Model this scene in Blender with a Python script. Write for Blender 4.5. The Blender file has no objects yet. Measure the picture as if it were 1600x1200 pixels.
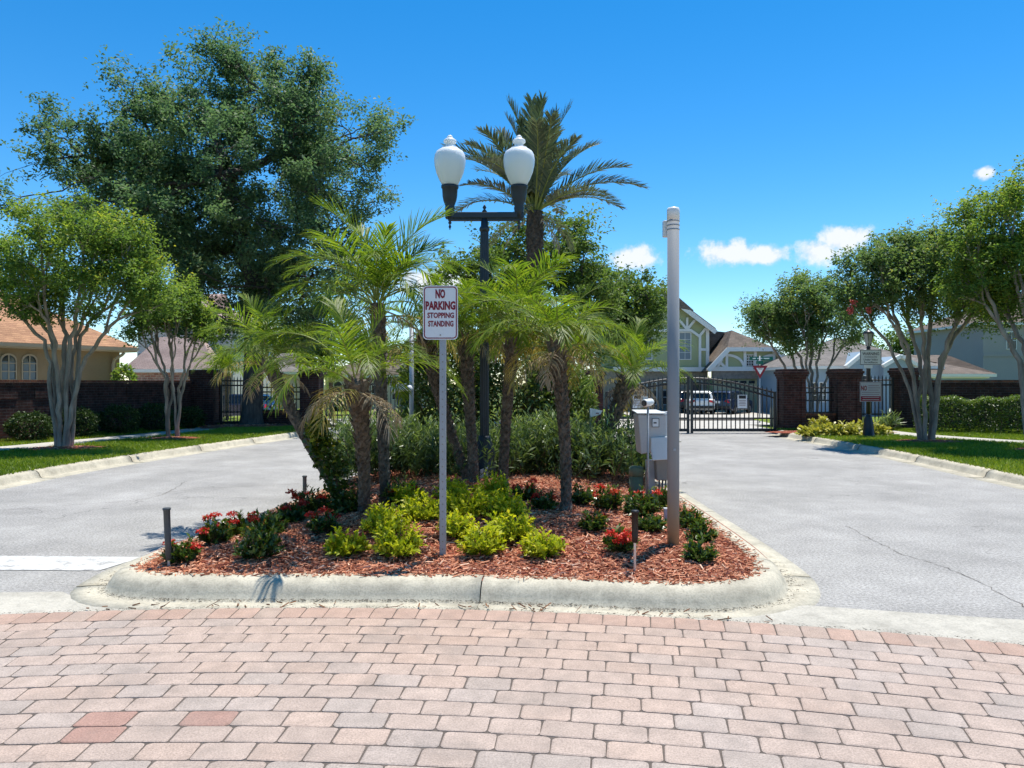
import bpy, math, random
import numpy as np
from mathutils import Vector, Matrix
random.seed(7); RNG = np.random.default_rng(11)
S = bpy.context.scene; COL = S.collection
R = math.radians; PI = math.pi

# ------------------------------------------------------------------ camera
CAM_H = 1.55; F = 1200.0                      # eye height, focal length in photograph pixels (1600 wide)
cam = bpy.data.cameras.new('camera'); cam.sensor_fit = 'HORIZONTAL'; cam.sensor_width = 36; cam.lens = 27
cam.clip_start = .05; cam.clip_end = 3000
co = bpy.data.objects.new('camera', cam); COL.objects.link(co)
co.location = (0, 0, CAM_H); co.rotation_euler = (R(90), 0, 0); S.camera = co

# ------------------------------------------------------------------ light
SUN_EL, SUN_AZ = R(73.5), math.atan2(.58, .81)   # azimuth measured from +Y towards +X
S.view_settings.view_transform = 'Standard'; S.view_settings.look = 'None'
S.view_settings.gamma = 1; S.view_settings.use_curve_mapping = False
S.view_settings.exposure = 0.84
sl = bpy.data.lights.new('sun', 'SUN'); sl.energy = 3.7; sl.angle = R(.53); sl.color = (1, .955, .88)
so = bpy.data.objects.new('sun', sl); COL.objects.link(so)
sd = Vector((math.sin(SUN_AZ)*math.cos(SUN_EL), math.cos(SUN_AZ)*math.cos(SUN_EL), math.sin(SUN_EL)))
so.rotation_euler = sd.to_track_quat('Z', 'Y').to_euler(); so.location = sd*60
W = bpy.data.worlds.new('World'); S.world = W; W.use_nodes = True
def build_world():
    nt = W.node_tree; N = nt.nodes; L = nt.links; N.clear()
    out = N.new('ShaderNodeOutputWorld')
    sky = N.new('ShaderNodeTexSky'); sky.sky_type = 'NISHITA'; sky.sun_disc = False
    sky.sun_elevation = SUN_EL; sky.sun_rotation = SUN_AZ; sky.air_density = .8; sky.dust_density = .0; sky.ozone_density = 2.0
    hs = N.new('ShaderNodeHueSaturation'); hs.inputs['Saturation'].default_value = 1.4; hs.inputs['Hue'].default_value = .496
    L.new(sky.outputs[0], hs.inputs['Color'])
    bg = N.new('ShaderNodeBackground'); bg.inputs[1].default_value = .112; L.new(hs.outputs[0], bg.inputs[0])
    tc = N.new('ShaderNodeTexCoord'); sp = N.new('ShaderNodeSeparateXYZ'); L.new(tc.outputs['Generated'], sp.inputs[0])
    def mth(op, a, b=None, clamp=False):
        m = N.new('ShaderNodeMath'); m.operation = op; m.use_clamp = clamp
        for i, v in enumerate((a, b)):
            if v is None: continue
            if isinstance(v, (int, float)): m.inputs[i].default_value = v
            else: L.new(v, m.inputs[i])
        return m.outputs[0]
    az = mth('ARCTAN2', sp.outputs[0], sp.outputs[1]); el = mth('ARCSINE', sp.outputs[2])
    def noise(scale, det, rough=.55):
        n = N.new('ShaderNodeTexNoise'); n.inputs['Scale'].default_value = scale; n.inputs['Detail'].default_value = det
        n.inputs['Roughness'].default_value = rough; L.new(tc.outputs['Generated'], n.inputs['Vector']); return n.outputs[0]
    n1 = noise(40, 5, .62)
    pert = mth('MULTIPLY', mth('SUBTRACT', n1, .5), 2.3)
    rnd = random.Random(3)
    # lobes (azimuth deg, elevation deg, half width, half height): the fair-weather cumulus in view, then more round the horizon
    lobes = [(9.0, 9.15, 1.55, .8), (15.7, 9.3, 2.0, .8), (17.9, 9.05, 1.8, .62), (21.8, 9.1, 1.3, .75), (23.4, 9.8, 1.7, .85),
             (31.6, 13.2, .5, .35), (-5.2, 7.4, 2.6, 1.0)]
    for k in range(5):
        lobes.append((-60-k*50+rnd.uniform(-8, 8), rnd.uniform(7, 12), rnd.uniform(2, 3), rnd.uniform(.7, 1.0)))
    tot = None
    for a, e, w, h in lobes:
        a = (a+180) % 360 - 180
        u = mth('MULTIPLY', mth('SUBTRACT', az, R(a)), 1/R(w)); v = mth('MULTIPLY', mth('SUBTRACT', el, R(e)), 1/R(h))
        d = mth('SQRT', mth('ADD', mth('MULTIPLY', u, u), mth('MULTIPLY', v, v)))
        m = mth('SUBTRACT', 1.42, d)
        tot = m if tot is None else mth('MAXIMUM', tot, m)
    dens = mth('ADD', tot, pert)
    mr = N.new('ShaderNodeMapRange'); mr.interpolation_type = 'SMOOTHSTEP'; L.new(dens, mr.inputs[0])
    mr.inputs[1].default_value = .02; mr.inputs[2].default_value = .85
    cr = N.new('ShaderNodeValToRGB'); L.new(mth('ADD', mth('MULTIPLY', n1, .7), mth('MULTIPLY', dens, .35)), cr.inputs[0])
    cr.color_ramp.elements[0].position = .3; cr.color_ramp.elements[0].color = (.66, .73, .82, 1)
    cr.color_ramp.elements[1].position = .62; cr.color_ramp.elements[1].color = (.92, .94, .96, 1)
    bc = N.new('ShaderNodeBackground'); L.new(cr.outputs[0], bc.inputs[0]); bc.inputs[1].default_value = .60
    mx = N.new('ShaderNodeMixShader'); L.new(mth('MULTIPLY', mr.outputs[0], .93), mx.inputs[0]); L.new(bg.outputs[0], mx.inputs[1]); L.new(bc.outputs[0], mx.inputs[2])
    L.new(mx.outputs[0], out.inputs[0])
build_world()
try:
    W.cycles.sampling_method = 'MANUAL'; W.cycles.sample_map_resolution = 256
    S.cycles.max_bounces = 5; S.cycles.diffuse_bounces = 3; S.cycles.glossy_bounces = 2; S.cycles.transmission_bounces = 3; S.cycles.use_adaptive_sampling = True; S.cycles.adaptive_threshold = .02; S.cycles.transparent_max_bounces = 8; S.cycles.caustics_reflective = False; S.cycles.caustics_refractive = False
    S.cycles.use_denoising = True
except Exception: pass

# ------------------------------------------------------------------ placing helpers (photograph pixel + distance -> point in the place)
def P(px, py, D): return Vector(((px-800)/F*D, D, CAM_H+(600-py)/F*D))
def G(px, py, z=0.0):
    D = (CAM_H-z)*F/(py-600); return Vector(((px-800)/F*D, D, z))

# ------------------------------------------------------------------ materials
MATS = {}
def nodes(name):
    m = bpy.data.materials.new(name); m.use_nodes = True; nt = m.node_tree; nt.nodes.clear(); MATS[name] = m
    return m, nt.nodes, nt.links
def mixc(N, L, fac, a, b, blend='MIX'):
    n = N.new('ShaderNodeMix'); n.data_type = 'RGBA'; n.blend_type = blend; n.clamp_factor = True
    for i, v in ((0, fac), (6, a), (7, b)):
        if isinstance(v, (int, float)): n.inputs[i].default_value = v
        elif isinstance(v, tuple): n.inputs[i].default_value = (*v[:3], 1)
        else: L.new(v, n.inputs[i])
    return n.outputs[2]
def tex_noise(N, L, vec, scale, det=4, rough=.55, dist=0):
    n = N.new('ShaderNodeTexNoise'); n.inputs['Scale'].default_value = scale; n.inputs['Detail'].default_value = det
    n.inputs['Roughness'].default_value = rough; n.inputs['Distortion'].default_value = dist
    if vec is not None: L.new(vec, n.inputs['Vector'])
    return n.outputs[0]
def ramp(N, L, fac, stops):
    r = N.new('ShaderNodeValToRGB'); e = r.color_ramp.elements
    while len(e) < len(stops): e.new(.5)
    for x, (p, c) in zip(e, stops):
        x.position = p; x.color = (*c, 1) if isinstance(c, tuple) else (c, c, c, 1)
    L.new(fac, r.inputs[0]); return r.outputs[0]
def bump(N, L, h, strength, dist=.01):
    b = N.new('ShaderNodeBump'); b.inputs['Strength'].default_value = strength; b.inputs['Distance'].default_value = dist; L.new(h, b.inputs['Height']); return b.outputs[0]
def finish(N, L, col, rough=.6, spec=.3, metal=0, nrm=None, extra=None):
    out = N.new('ShaderNodeOutputMaterial'); b = N.new('ShaderNodeBsdfPrincipled')
    if isinstance(col, tuple): b.inputs['Base Color'].default_value = (*col, 1)
    else: L.new(col, b.inputs['Base Color'])
    if isinstance(rough, (int, float)): b.inputs['Roughness'].default_value = rough
    else: L.new(rough, b.inputs['Roughness'])
    b.inputs['Specular IOR Level'].default_value = spec; b.inputs['Metallic'].default_value = metal
    if nrm is not None: L.new(nrm, b.inputs['Normal'])
    if extra:
        for k, v in extra.items(): b.inputs[k].default_value = v
    L.new(b.outputs[0], out.inputs[0]); return b
def wpos(N): return N.new('ShaderNodeNewGeometry').outputs['Position']
def plain(name, c, rough=.6, spec=.3, metal=0, var=.18, scale=6, bs=0, bscale=60, fine=None, extra=None, local=False):
    """colour with two octaves of uneven tone and optional fine relief"""
    m, N, L = nodes(name)
    v = N.new('ShaderNodeTexCoord').outputs['Object'] if local else wpos(N)
    f = tex_noise(N, L, v, scale, 5); g = tex_noise(N, L, v, fine or scale*12, 3)
    lo = tuple(max(0, x*(1-var)) for x in c); hi = tuple(min(1, x*(1+var)) for x in c)
    c1 = ramp(N, L, f, [(.3, lo), (.7, hi)])
    c2 = mixc(N, L, .5, c1, ramp(N, L, g, [(.35, lo), (.65, hi)]))
    nr = bump(N, L, tex_noise(N, L, v, bscale, 4), bs) if bs else None
    finish(N, L, c2, rough, spec, metal, nr, extra); return m
def leafmat(name, stops, trans=.35, rough=.45, spec=.35, tcol=None):
    """leaf: colour picked by the per-leaf tint attribute, lit through from behind"""
    m, N, L = nodes(name)
    at = N.new('ShaderNodeAttribute'); at.attribute_name = 'tint'
    c = ramp(N, L, at.outputs['Fac'], stops)
    out = N.new('ShaderNodeOutputMaterial'); b = N.new('ShaderNodeBsdfPrincipled'); t = N.new('ShaderNodeBsdfTranslucent'); mx = N.new('ShaderNodeMixShader')
    L.new(c, b.inputs['Base Color']); b.inputs['Roughness'].default_value = rough; b.inputs['Specular IOR Level'].default_value = spec
    L.new(mixc(N, L, 1, c, tcol or (1.25, 1.3, .55), 'MULTIPLY'), t.inputs['Color'])
    mx.inputs[0].default_value = trans; L.new(b.outputs[0], mx.inputs[1]); L.new(t.outputs[0], mx.inputs[2]); L.new(mx.outputs[0], out.inputs[0]); return m

def mk_asphalt():
    m, N, L = nodes('asphalt'); v = wpos(N)
    sp = tex_noise(N, L, v, 44, 4, .85); md = tex_noise(N, L, v, .8, 5, .6); tr = tex_noise(N, L, v, 3.5, 4)
    c = ramp(N, L, sp, [(.3, (.14, .135, .124)), (.5, (.318, .306, .283)), (.7, (.53, .51, .472))])
    c = mixc(N, L, 1, c, ramp(N, L, md, [(.3, .8), (.7, 1.14)]), 'MULTIPLY')
    c = mixc(N, L, 1, c, ramp(N, L, tr, [(.3, .93), (.7, 1.06)]), 'MULTIPLY')
    # tyre lanes: long soft streaks along the driving direction
    mp = N.new('ShaderNodeMapping'); L.new(v, mp.inputs[0]); mp.inputs['Scale'].default_value = (1.3, .12, 1)
    c = mixc(N, L, 1, c, ramp(N, L, tex_noise(N, L, mp.outputs[0], 1, 3), [(.3, .95), (.65, 1.04)]), 'MULTIPLY')
    # oil drips
    c = mixc(N, L, ramp(N, L, tex_noise(N, L, v, 1.9, 6, .7), [(.69, 0.), (.78, .4)]), c, (.07, .067, .065))
    # hairline cracks
    vo = N.new('ShaderNodeTexVoronoi'); vo.feature = 'DISTANCE_TO_EDGE'; vo.inputs['Scale'].default_value = .34
    vv = N.new('ShaderNodeVectorMath'); vv.operation = 'ADD'; nz = N.new('ShaderNodeTexNoise'); nz.inputs['Scale'].default_value = 1.6; nz.inputs['Detail'].default_value = 6; L.new(v, nz.inputs['Vector'])
    L.new(v, vv.inputs[0]); L.new(nz.outputs['Color'], vv.inputs[1]); L.new(vv.outputs[0], vo.inputs['Vector'])
    ck = ramp(N, L, vo.outputs['Distance'], [(.0, 1.), (.0035, 0.)]); gate = ramp(N, L, tex_noise(N, L, v, .35, 2), [(.5, 0.), (.56, .6)])
    mm = N.new('ShaderNodeMath'); mm.operation = 'MULTIPLY'; L.new(ck, mm.inputs[0]); L.new(gate, mm.inputs[1])
    c = mixc(N, L, mm.outputs[0], c, (.05, .048, .046))
    finish(N, L, c, .85, .2, 0, bump(N, L, sp, .55, .006)); return m
def mk_concrete(name, base, dirt=.5, sc=1.0):
    m, N, L = nodes(name); v = wpos(N)
    a = tex_noise(N, L, v, 2.2*sc, 6, .62); b = tex_noise(N, L, v, 70, 3, .7); d = tex_noise(N, L, v, 7*sc, 6, .65)
    c = ramp(N, L, a, [(.3, tuple(x*.78 for x in base)), (.68, tuple(min(1, x*1.12) for x in base))])
    c = mixc(N, L, 1, c, ramp(N, L, b, [(.3, .76), (.55, 1.06)]), 'MULTIPLY')
    c = mixc(N, L, ramp(N, L, d, [(.48, 0.), (.7, dirt)]), c, tuple(x*.38 for x in base))
    c = mixc(N, L, ramp(N, L, tex_noise(N, L, v, 160, 2, .8), [(.66, 0.), (.72, .5)]), c, (.6, .57, .5))
    finish(N, L, c, .85, .2, 0, bump(N, L, b, .35, .006)); return m
def mk_paver(name, joined):
    m, N, L = nodes(name); v = wpos(N)
    if joined:
        at = N.new('ShaderNodeAttribute'); at.attribute_name = 'pcol'; col = at.outputs['Color']
    else: col = N.new('ShaderNodeObjectInfo').outputs['Color']
    sp = tex_noise(N, L, v, 110, 3, .8); md = tex_noise(N, L, v, 9, 5, .6)
    c = mixc(N, L, 1, col, ramp(N, L, sp, [(.3, .66), (.5, 1.), (.7, 1.3)]), 'MULTIPLY')
    c = mixc(N, L, 1, c, ramp(N, L, md, [(.3, .86), (.7, 1.1)]), 'MULTIPLY')
    c = mixc(N, L, ramp(N, L, tex_noise(N, L, v, 2.1, 6, .66), [(.5, 0.), (.75, .5)]), c, (.2, .172, .148))
    finish(N, L, c, .8, .25, 0, bump(N, L, sp, .5, .004)); return m
def mk_brick(name, c1, c2, mortar, scale=1.0):
    m, N, L = nodes(name); tc = N.new('ShaderNodeTexCoord'); s = N.new('ShaderNodeSeparateXYZ'); L.new(tc.outputs['Object'], s.inputs[0])
    ad = N.new('ShaderNodeMath'); ad.operation = 'ADD'; L.new(s.outputs[0], ad.inputs[0]); L.new(s.outputs[1], ad.inputs[1])
    cb = N.new('ShaderNodeCombineXYZ'); L.new(ad.outputs[0], cb.inputs[0]); L.new(s.outputs[2], cb.inputs[1])
    br = N.new('ShaderNodeTexBrick'); L.new(cb.outputs[0], br.inputs['Vector'])
    br.inputs['Scale'].default_value = scale; br.inputs['Brick Width'].default_value = .205; br.inputs['Row Height'].default_value = .076; br.inputs['Mortar Size'].default_value = .007
    br.inputs['Color1'].default_value = (*c1, 1); br.inputs['Color2'].default_value = (*c2, 1); br.inputs['Mortar'].default_value = (*mortar, 1); br.inputs['Bias'].default_value = 0
    v = wpos(N)
    c = mixc(N, L, 1, br.outputs[0], ramp(N, L, tex_noise(N, L, v, 5, 5), [(.3, .6), (.7, 1.35)]), 'MULTIPLY')
    c = mixc(N, L, 1, c, ramp(N, L, tex_noise(N, L, v, 60, 3), [(.3, .8), (.7, 1.2)]), 'MULTIPLY')
    iv = N.new('ShaderNodeMath'); iv.operation = 'SUBTRACT'; iv.inputs[0].default_value = 1; L.new(br.outputs['Fac'], iv.inputs[1])
    finish(N, L, c, .85, .2, 0, bump(N, L, iv.outputs[0], .9, .01)); return m
def mk_shingle(name, c1, c2, row=.14):
    m, N, L = nodes(name); tc = N.new('ShaderNodeTexCoord'); s = N.new('ShaderNodeSeparateXYZ'); L.new(tc.outputs['Object'], s.inputs[0])
    ad = N.new('ShaderNodeMath'); ad.operation = 'ADD'; L.new(s.outputs[0], ad.inputs[0]); L.new(s.outputs[1], ad.inputs[1])
    cb = N.new('ShaderNodeCombineXYZ'); L.new(ad.outputs[0], cb.inputs[0]); L.new(s.outputs[2], cb.inputs[1])
    br = N.new('ShaderNodeTexBrick'); L.new(cb.outputs[0], br.inputs['Vector']); br.inputs['Scale'].default_value = 1
    br.inputs['Brick Width'].default_value = .3; br.inputs['Row Height'].default_value = row*.55; br.inputs['Mortar Size'].default_value = .008
    br.inputs['Color1'].default_value = (*c1, 1); br.inputs['Color2'].default_value = (*c2, 1); br.inputs['Mortar'].default_value = (*(x*.55 for x in c1), 1)
    v = wpos(N)
    c = mixc(N, L, 1, br.outputs[0], ramp(N, L, tex_noise(N, L, v, 1.1, 5), [(.3, .8), (.7, 1.15)]), 'MULTIPLY')
    c = mixc(N, L, 1, c, ramp(N, L, tex_noise(N, L, v, 24, 3), [(.3, .8), (.7, 1.2)]), 'MULTIPLY')
    finish(N, L, c, .9, .15); return m
def mk_glass(name, tint=(.02, .025, .03)):
    m, N, L = nodes(name); finish(N, L, tint, .06, .6); return m
mk_asphalt(); mk_concrete('concrete', (.5, .455, .35), .5); mk_concrete('apron', (.46, .43, .36), .4, .8); mk_concrete('walk', (.5, .47, .41), .25)
mk_paver('paver', False); mk_paver('paver_joined', True)
plain('joint_sand', (.12, .1, .085), .95, .1, var=.35, scale=12, bs=.3)
mk_brick('brick', (.075, .032, .026), (.036, .019, .018), (.075, .064, .058)); mk_brick('cap_brick', (.22, .085, .05), (.14, .055, .038), (.13, .1, .085))
mk_brick('house_brick', (.26, .10, .075), (.36, .22, .18), (.4, .36, .32), .6)
plain('soil', (.09, .12, .03), .95, .1, var=.4, scale=.6, fine=20)
def mk_lawn():
    m, N, L = nodes('lawn'); v = wpos(N)
    c = ramp(N, L, tex_noise(N, L, v, 1.1, 5), [(.3, (.1, .15, .018)), (.52, (.17, .23, .024)), (.74, (.28, .27, .055))])
    c = mixc(N, L, 1, c, ramp(N, L, tex_noise(N, L, v, 45, 3), [(.3, .6), (.7, 1.3)]), 'MULTIPLY')
    finish(N, L, c, .9, .15, 0, bump(N, L, tex_noise(N, L, v, 40, 3), .8, .03)); return m
mk_lawn()
plain('mulch', (.26, .075, .045), .95, .12, var=.55, scale=14, bs=1, bscale=45, fine=90)
leafmat('mulch_chip', [(0, (.17, .052, .028)), (.35, (.5, .19, .1)), (.75, (.66, .31, .18)), (1, (.8, .54, .38))], 0, .85, .15)
def mk_paint():
    m, N, L = nodes('paint_white'); v = wpos(N); c = ramp(N, L, tex_noise(N, L, v, 40, 4, .8), [(.3, (.42, .415, .39)), (.6, (.6, .595, .56))])
    c = mixc(N, L, ramp(N, L, tex_noise(N, L, v, 7, 6, .75), [(.52, 0.), (.62, .85)]), c, (.27, .26, .245)); finish(N, L, c, .8, .2)
mk_paint()
plain('galvanized', (.33, .35, .37), .55, .4, .35, var=.12, scale=8)
def mk_pipe():
    m, N, L = nodes('pipe_paint'); v = wpos(N); s = N.new('ShaderNodeSeparateXYZ'); L.new(v, s.inputs[0])
    ad = N.new('ShaderNodeMath'); ad.operation = 'MULTIPLY_ADD'; L.new(tex_noise(N, L, v, 4, 4), ad.inputs[0]); ad.inputs[1].default_value = .5
    hz_ = N.new('ShaderNodeMath'); hz_.operation = 'MULTIPLY'; L.new(s.outputs[2], hz_.inputs[0]); hz_.inputs[1].default_value = .45; L.new(hz_.outputs[0], ad.inputs[2])
    c = ramp(N, L, ad.outputs[0], [(.3, (.37, .3, .18)), (.46, (.31, .29, .225)), (.6, (.25, .265, .28))])   # rust stain from sprinkler water, low on the pipe
    c = mixc(N, L, ramp(N, L, tex_noise(N, L, v, 30, 4), [(.58, 0.), (.74, .15)]), c, (.33, .26, .17))
    finish(N, L, c, .7, .25, 0)
mk_pipe()
plain('black_metal', (.012, .014, .018), .42, .5, 0, var=.2, scale=10)
plain('dark_pole', (.02, .026, .036), .45, .45, 0, var=.2, scale=9)
plain('stake_grey', (.075, .085, .09), .6, .3, var=.15)
plain('stake_black', (.012, .012, .013), .45, .4)
plain('white_plastic', (.74, .74, .72), .4, .4, var=.05)
plain('box_grey', (.46, .48, .49), .5, .4, var=.07, scale=4)
plain('box_dark', (.25, .23, .205), .6, .3, var=.1)
plain('box_pale', (.60, .62, .62), .42, .4, var=.05)
plain('pedestal_green', (.11, .16, .11), .6, .3, var=.12)
plain('sign_white', (.72, .73, .74), .4, .4, var=.04); plain('sign_red', (.22, .008, .022), .45, .4, var=.08)
plain('sign_black', (.02, .02, .024), .5, .3); plain('sign_green', (.0, .11, .075), .45, .4, var=.05); plain('sign_grey_ink', (.30, .22, .23), .6, .2)
plain('sign_dull', (.45, .44, .45), .5, .3, var=.08)
def mk_globe():
    m, N, L = nodes('globe'); b = finish(N, L, (.86, .88, .88), .32, .45, 0, None, {'Subsurface Weight': .6, 'Subsurface Radius': (.09, .09, .09), 'Subsurface Scale': 1.0, 'Transmission Weight': .12})
mk_globe()
mk_glass('glass'); mk_glass('lamp_glass', (.35, .38, .36)); mk_glass('car_glass', (.012, .015, .018))
def mk_bark(name, c, sc=(14, 14, 2.2), lo=.55, hi=1.25, bs=.7):
    m, N, L = nodes(name); v = wpos(N); mp = N.new('ShaderNodeMapping'); L.new(v, mp.inputs[0]); mp.inputs['Scale'].default_value = sc
    a = tex_noise(N, L, mp.outputs[0], 1, 6, .65); b = tex_noise(N, L, v, 3.2, 4)
    k = ramp(N, L, a, [(.32, tuple(x*lo for x in c)), (.66, tuple(x*hi for x in c))])
    k = mixc(N, L, 1, k, ramp(N, L, b, [(.3, .75), (.7, 1.2)]), 'MULTIPLY')
    finish(N, L, k, .85, .2, 0, bump(N, L, a, bs, .02)); return m
mk_bark('oak_bark', (.085, .075, .065)); mk_bark('crepe_bark', (.26, .22, .18), (9, 9, 1.4), .62, 1.3, .4); mk_bark('twig', (.12, .085, .055))
mk_bark('palm_bark', (.135, .105, .08), (26, 26, 22), .3, 1.6, 1.0); mk_bark('date_bark', (.085, .07, .058), (16, 16, 16), .45, 1.35, 1.0)
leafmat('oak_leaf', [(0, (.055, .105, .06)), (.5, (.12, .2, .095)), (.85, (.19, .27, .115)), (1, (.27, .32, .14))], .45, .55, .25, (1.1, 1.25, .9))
leafmat('crepe_leaf', [(0, (.08, .15, .045)), (.45, (.165, .255, .058)), (.8, (.26, .345, .058)), (1, (.44, .42, .06))], .5, .55, .2, (1.2, 1.25, .65))
leafmat('crepe_leaf_dark', [(0, (.075, .135, .06)), (.5, (.14, .22, .08)), (.88, (.22, .295, .085)), (1, (.36, .34, .08))], .48, .55, .2, (1.2, 1.25, .75))
leafmat('far_leaf', [(0, (.06, .11, .035)), (.5, (.12, .19, .05)), (1, (.2, .26, .075))], .42, .55, .2)
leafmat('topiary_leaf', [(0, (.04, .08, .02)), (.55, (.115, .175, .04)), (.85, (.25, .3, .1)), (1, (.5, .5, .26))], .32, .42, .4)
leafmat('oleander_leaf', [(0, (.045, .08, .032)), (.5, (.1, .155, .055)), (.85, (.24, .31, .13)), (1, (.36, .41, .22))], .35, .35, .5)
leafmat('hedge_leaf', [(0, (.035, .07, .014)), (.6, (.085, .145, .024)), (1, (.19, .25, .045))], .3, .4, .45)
leafmat('shaded_wall_leaf', [(0, (.02, .042, .012)), (.6, (.045, .08, .02)), (1, (.09, .13, .035))], .2, .5, .2)  # leaf of the wall shrubs, darkened: the oak's shade is in the colour
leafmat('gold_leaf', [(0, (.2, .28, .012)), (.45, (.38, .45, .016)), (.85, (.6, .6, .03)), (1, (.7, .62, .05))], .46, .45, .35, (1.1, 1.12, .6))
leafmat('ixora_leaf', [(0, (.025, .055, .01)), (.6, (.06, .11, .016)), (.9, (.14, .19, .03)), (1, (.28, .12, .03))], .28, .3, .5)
leafmat('ixora_petal', [(0, (.4, .014, .012)), (.5, (.62, .035, .025)), (1, (.72, .12, .06))], .3, .5, .3, (1.1, .8, .7))
leafmat('crepe_petal', [(0, (.5, .08, .07)), (1, (.68, .2, .16))], .3, .5, .3, (1.1, .8, .7))
leafmat('croton_leaf', [(0, (.10, .14, .02)), (.4, (.32, .34, .045)), (.8, (.55, .5, .08)), (1, (.66, .62, .25))], .35, .4, .4, (1.1, 1.1, .6))
leafmat('vine_leaf', [(0, (.03, .055, .01)), (.6, (.07, .115, .018)), (.88, (.2, .21, .02)), (1, (.45, .38, .03))], .3, .4, .4)
leafmat('frond', [(0, (.06, .115, .017)), (.5, (.135, .215, .024)), (1, (.29, .34, .035))], .5, .45, .22, (1.2, 1.25, .6))
leafmat('frond_old', [(0, (.2, .19, .03)), (.5, (.34, .27, .06)), (1, (.46, .34, .13))], .42, .5, .3, (1.1, 1.05, .7))
leafmat('frond_dead', [(0, (.24, .17, .10)), (.5, (.38, .29, .19)), (1, (.52, .43, .32))], .3, .7, .2, (1, .95, .85))
leafmat('date_frond', [(0, (.05, .085, .06)), (.5, (.095, .135, .085)), (1, (.16, .19, .115))], .25, .42, .4, (1.1, 1.15, .7))
plain('rachis', (.22, .25, .06), .5, .35); plain('rachis_dead', (.4, .29, .17), .7, .2)
leafmat('grass_blade', [(0, (.08, .13, .012)), (.5, (.19, .27, .022)), (.85, (.29, .35, .035)), (1, (.42, .37, .1))], .35, .5, .3)
leafmat('grit', [(0, (.03, .026, .022)), (1, (.12, .095, .07))], 0, .9, .1)
leafmat('dead_leaf', [(0, (.12, .05, .025)), (1, (.28, .13, .06))], .1, .8, .2)

# ------------------------------------------------------------------ mesh helpers
class MB:
    def __init__(s): s.v = []; s.f = []; s.c = []
    def add(s, vs, fs):
        o = len(s.v); s.v += [tuple(v) for v in vs]; s.f += [tuple(i+o for i in f) for f in fs]; return s
    def box(s, c, d, M=None):
        x, y, z = (k/2 for k in d); vs = [Vector((a*x, b*y, e*z)) for e in (-1, 1) for b in (-1, 1) for a in (-1, 1)]
        vs = [(M @ v if M else v)+Vector(c) for v in vs]
        return s.add(vs, [(0, 2, 3, 1), (4, 5, 7, 6), (0, 1, 5, 4), (2, 6, 7, 3), (0, 4, 6, 2), (1, 3, 7, 5)])
    def bar(s, a, b, w, d, up=(0, 1, 0)):
        """box beam from a to b, w across, d deep along `up`"""
        a = Vector(a); b = Vector(b); t = (b-a).normalized(); u = Vector(up); x = t.cross(u).normalized(); u = x.cross(t)
        vs = [p+x*i*w/2+u*j*d/2 for p in (a, b) for i, j in ((-1, -1), (1, -1), (1, 1), (-1, 1))]
        return s.add(vs, [(0, 3, 2, 1), (4, 5, 6, 7), (0, 1, 5, 4), (1, 2, 6, 5), (2, 3, 7, 6), (3, 0, 4, 7)])
    def tube(s, pts, rad, n=8, cap=True, jitter=None):
        pts = [Vector(p) for p in pts]; k = len(pts)
        if isinstance(rad, (int, float)): rad = [rad]*k
        vs = []; x = None
        for i in range(k):
            t = (pts[min(i+1, k-1)]-pts[max(i-1, 0)]).normalized()
            if x is None: x = t.orthogonal().normalized()
            else: x = (x-t*x.dot(t)).normalized()
            y = t.cross(x)
            for j in range(n):
                a = 2*PI*j/n; r = rad[i]*(jitter(i, j) if jitter else 1)
                vs.append(pts[i]+x*math.cos(a)*r+y*math.sin(a)*r)
        fs = [(i*n+j, i*n+(j+1) % n, (i+1)*n+(j+1) % n, (i+1)*n+j) for i in range(k-1) for j in range(n)]
        if cap: fs += [tuple(range(n-1, -1, -1)), tuple(range((k-1)*n, k*n))]
        return s.add(vs, fs)
    def lathe(s, prof, c=(0, 0, 0), n=20, flute=0):
        vs = []; c = Vector(c); k = len(prof)
        for r, z in prof:
            for j in range(n):
                a = 2*PI*j/n; q = r*(1-(flute if j % 2 else 0)); vs.append(c+Vector((q*math.cos(a), q*math.sin(a), z)))
        fs = [(i*n+j, i*n+(j+1) % n, (i+1)*n+(j+1) % n, (i+1)*n+j) for i in range(k-1) for j in range(n)]
        fs += [tuple(range(n-1, -1, -1)), tuple(range((k-1)*n, k*n))]
        return s.add(vs, fs)
    def prism(s, poly, vec):
        """polygon (3-D points) extruded by vec"""
        vec = Vector(vec); a = [Vector(p) for p in poly]; n = len(a)
        return s.add(a+[p+vec for p in a], [tuple(range(n-1, -1, -1)), tuple(range(n, 2*n))]+[(i, (i+1) % n, n+(i+1) % n, n+i) for i in range(n)])
    def mesh(s, name, mat, smooth=False):
        me = bpy.data.meshes.new(name); me.from_pydata(s.v, [], s.f)
        if mat: me.materials.append(MATS[mat])
        if smooth: me.polygons.foreach_set('use_smooth', [True]*len(me.polygons))
        me.update(); return me
    def build(s, name, mat, parent=None, smooth=False, loc=None):
        return link(name, s.mesh(name, mat, smooth), parent, loc)
def link(name, data, parent=None, loc=None, rot=None, scale=None):
    o = bpy.data.objects.new(name, data); COL.objects.link(o)
    if parent: o.parent = parent
    if loc is not None: o.location = loc
    if rot is not None: o.rotation_euler = rot
    if scale is not None: o.scale = scale
    return o
def tag(o, label=None, cat=None, group=None, kind=None):
    for k, v in (('label', label), ('category', cat), ('group', group), ('kind', kind)):
        if v: o[k] = v
    return o
def thing(name, loc, label, cat, group=None, rz=0):
    o = link(name, None, None, loc, (0, 0, rz)); o.empty_display_size = .1; return tag(o, label, cat, group)
def structure(o, label=None): return tag(o, label, None, None, 'structure')
def bevel(o, w=.01, seg=2):
    b = o.modifiers.new('bevel', 'BEVEL'); b.width = w; b.segments = seg; b.limit_method = 'ANGLE'; return o
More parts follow.
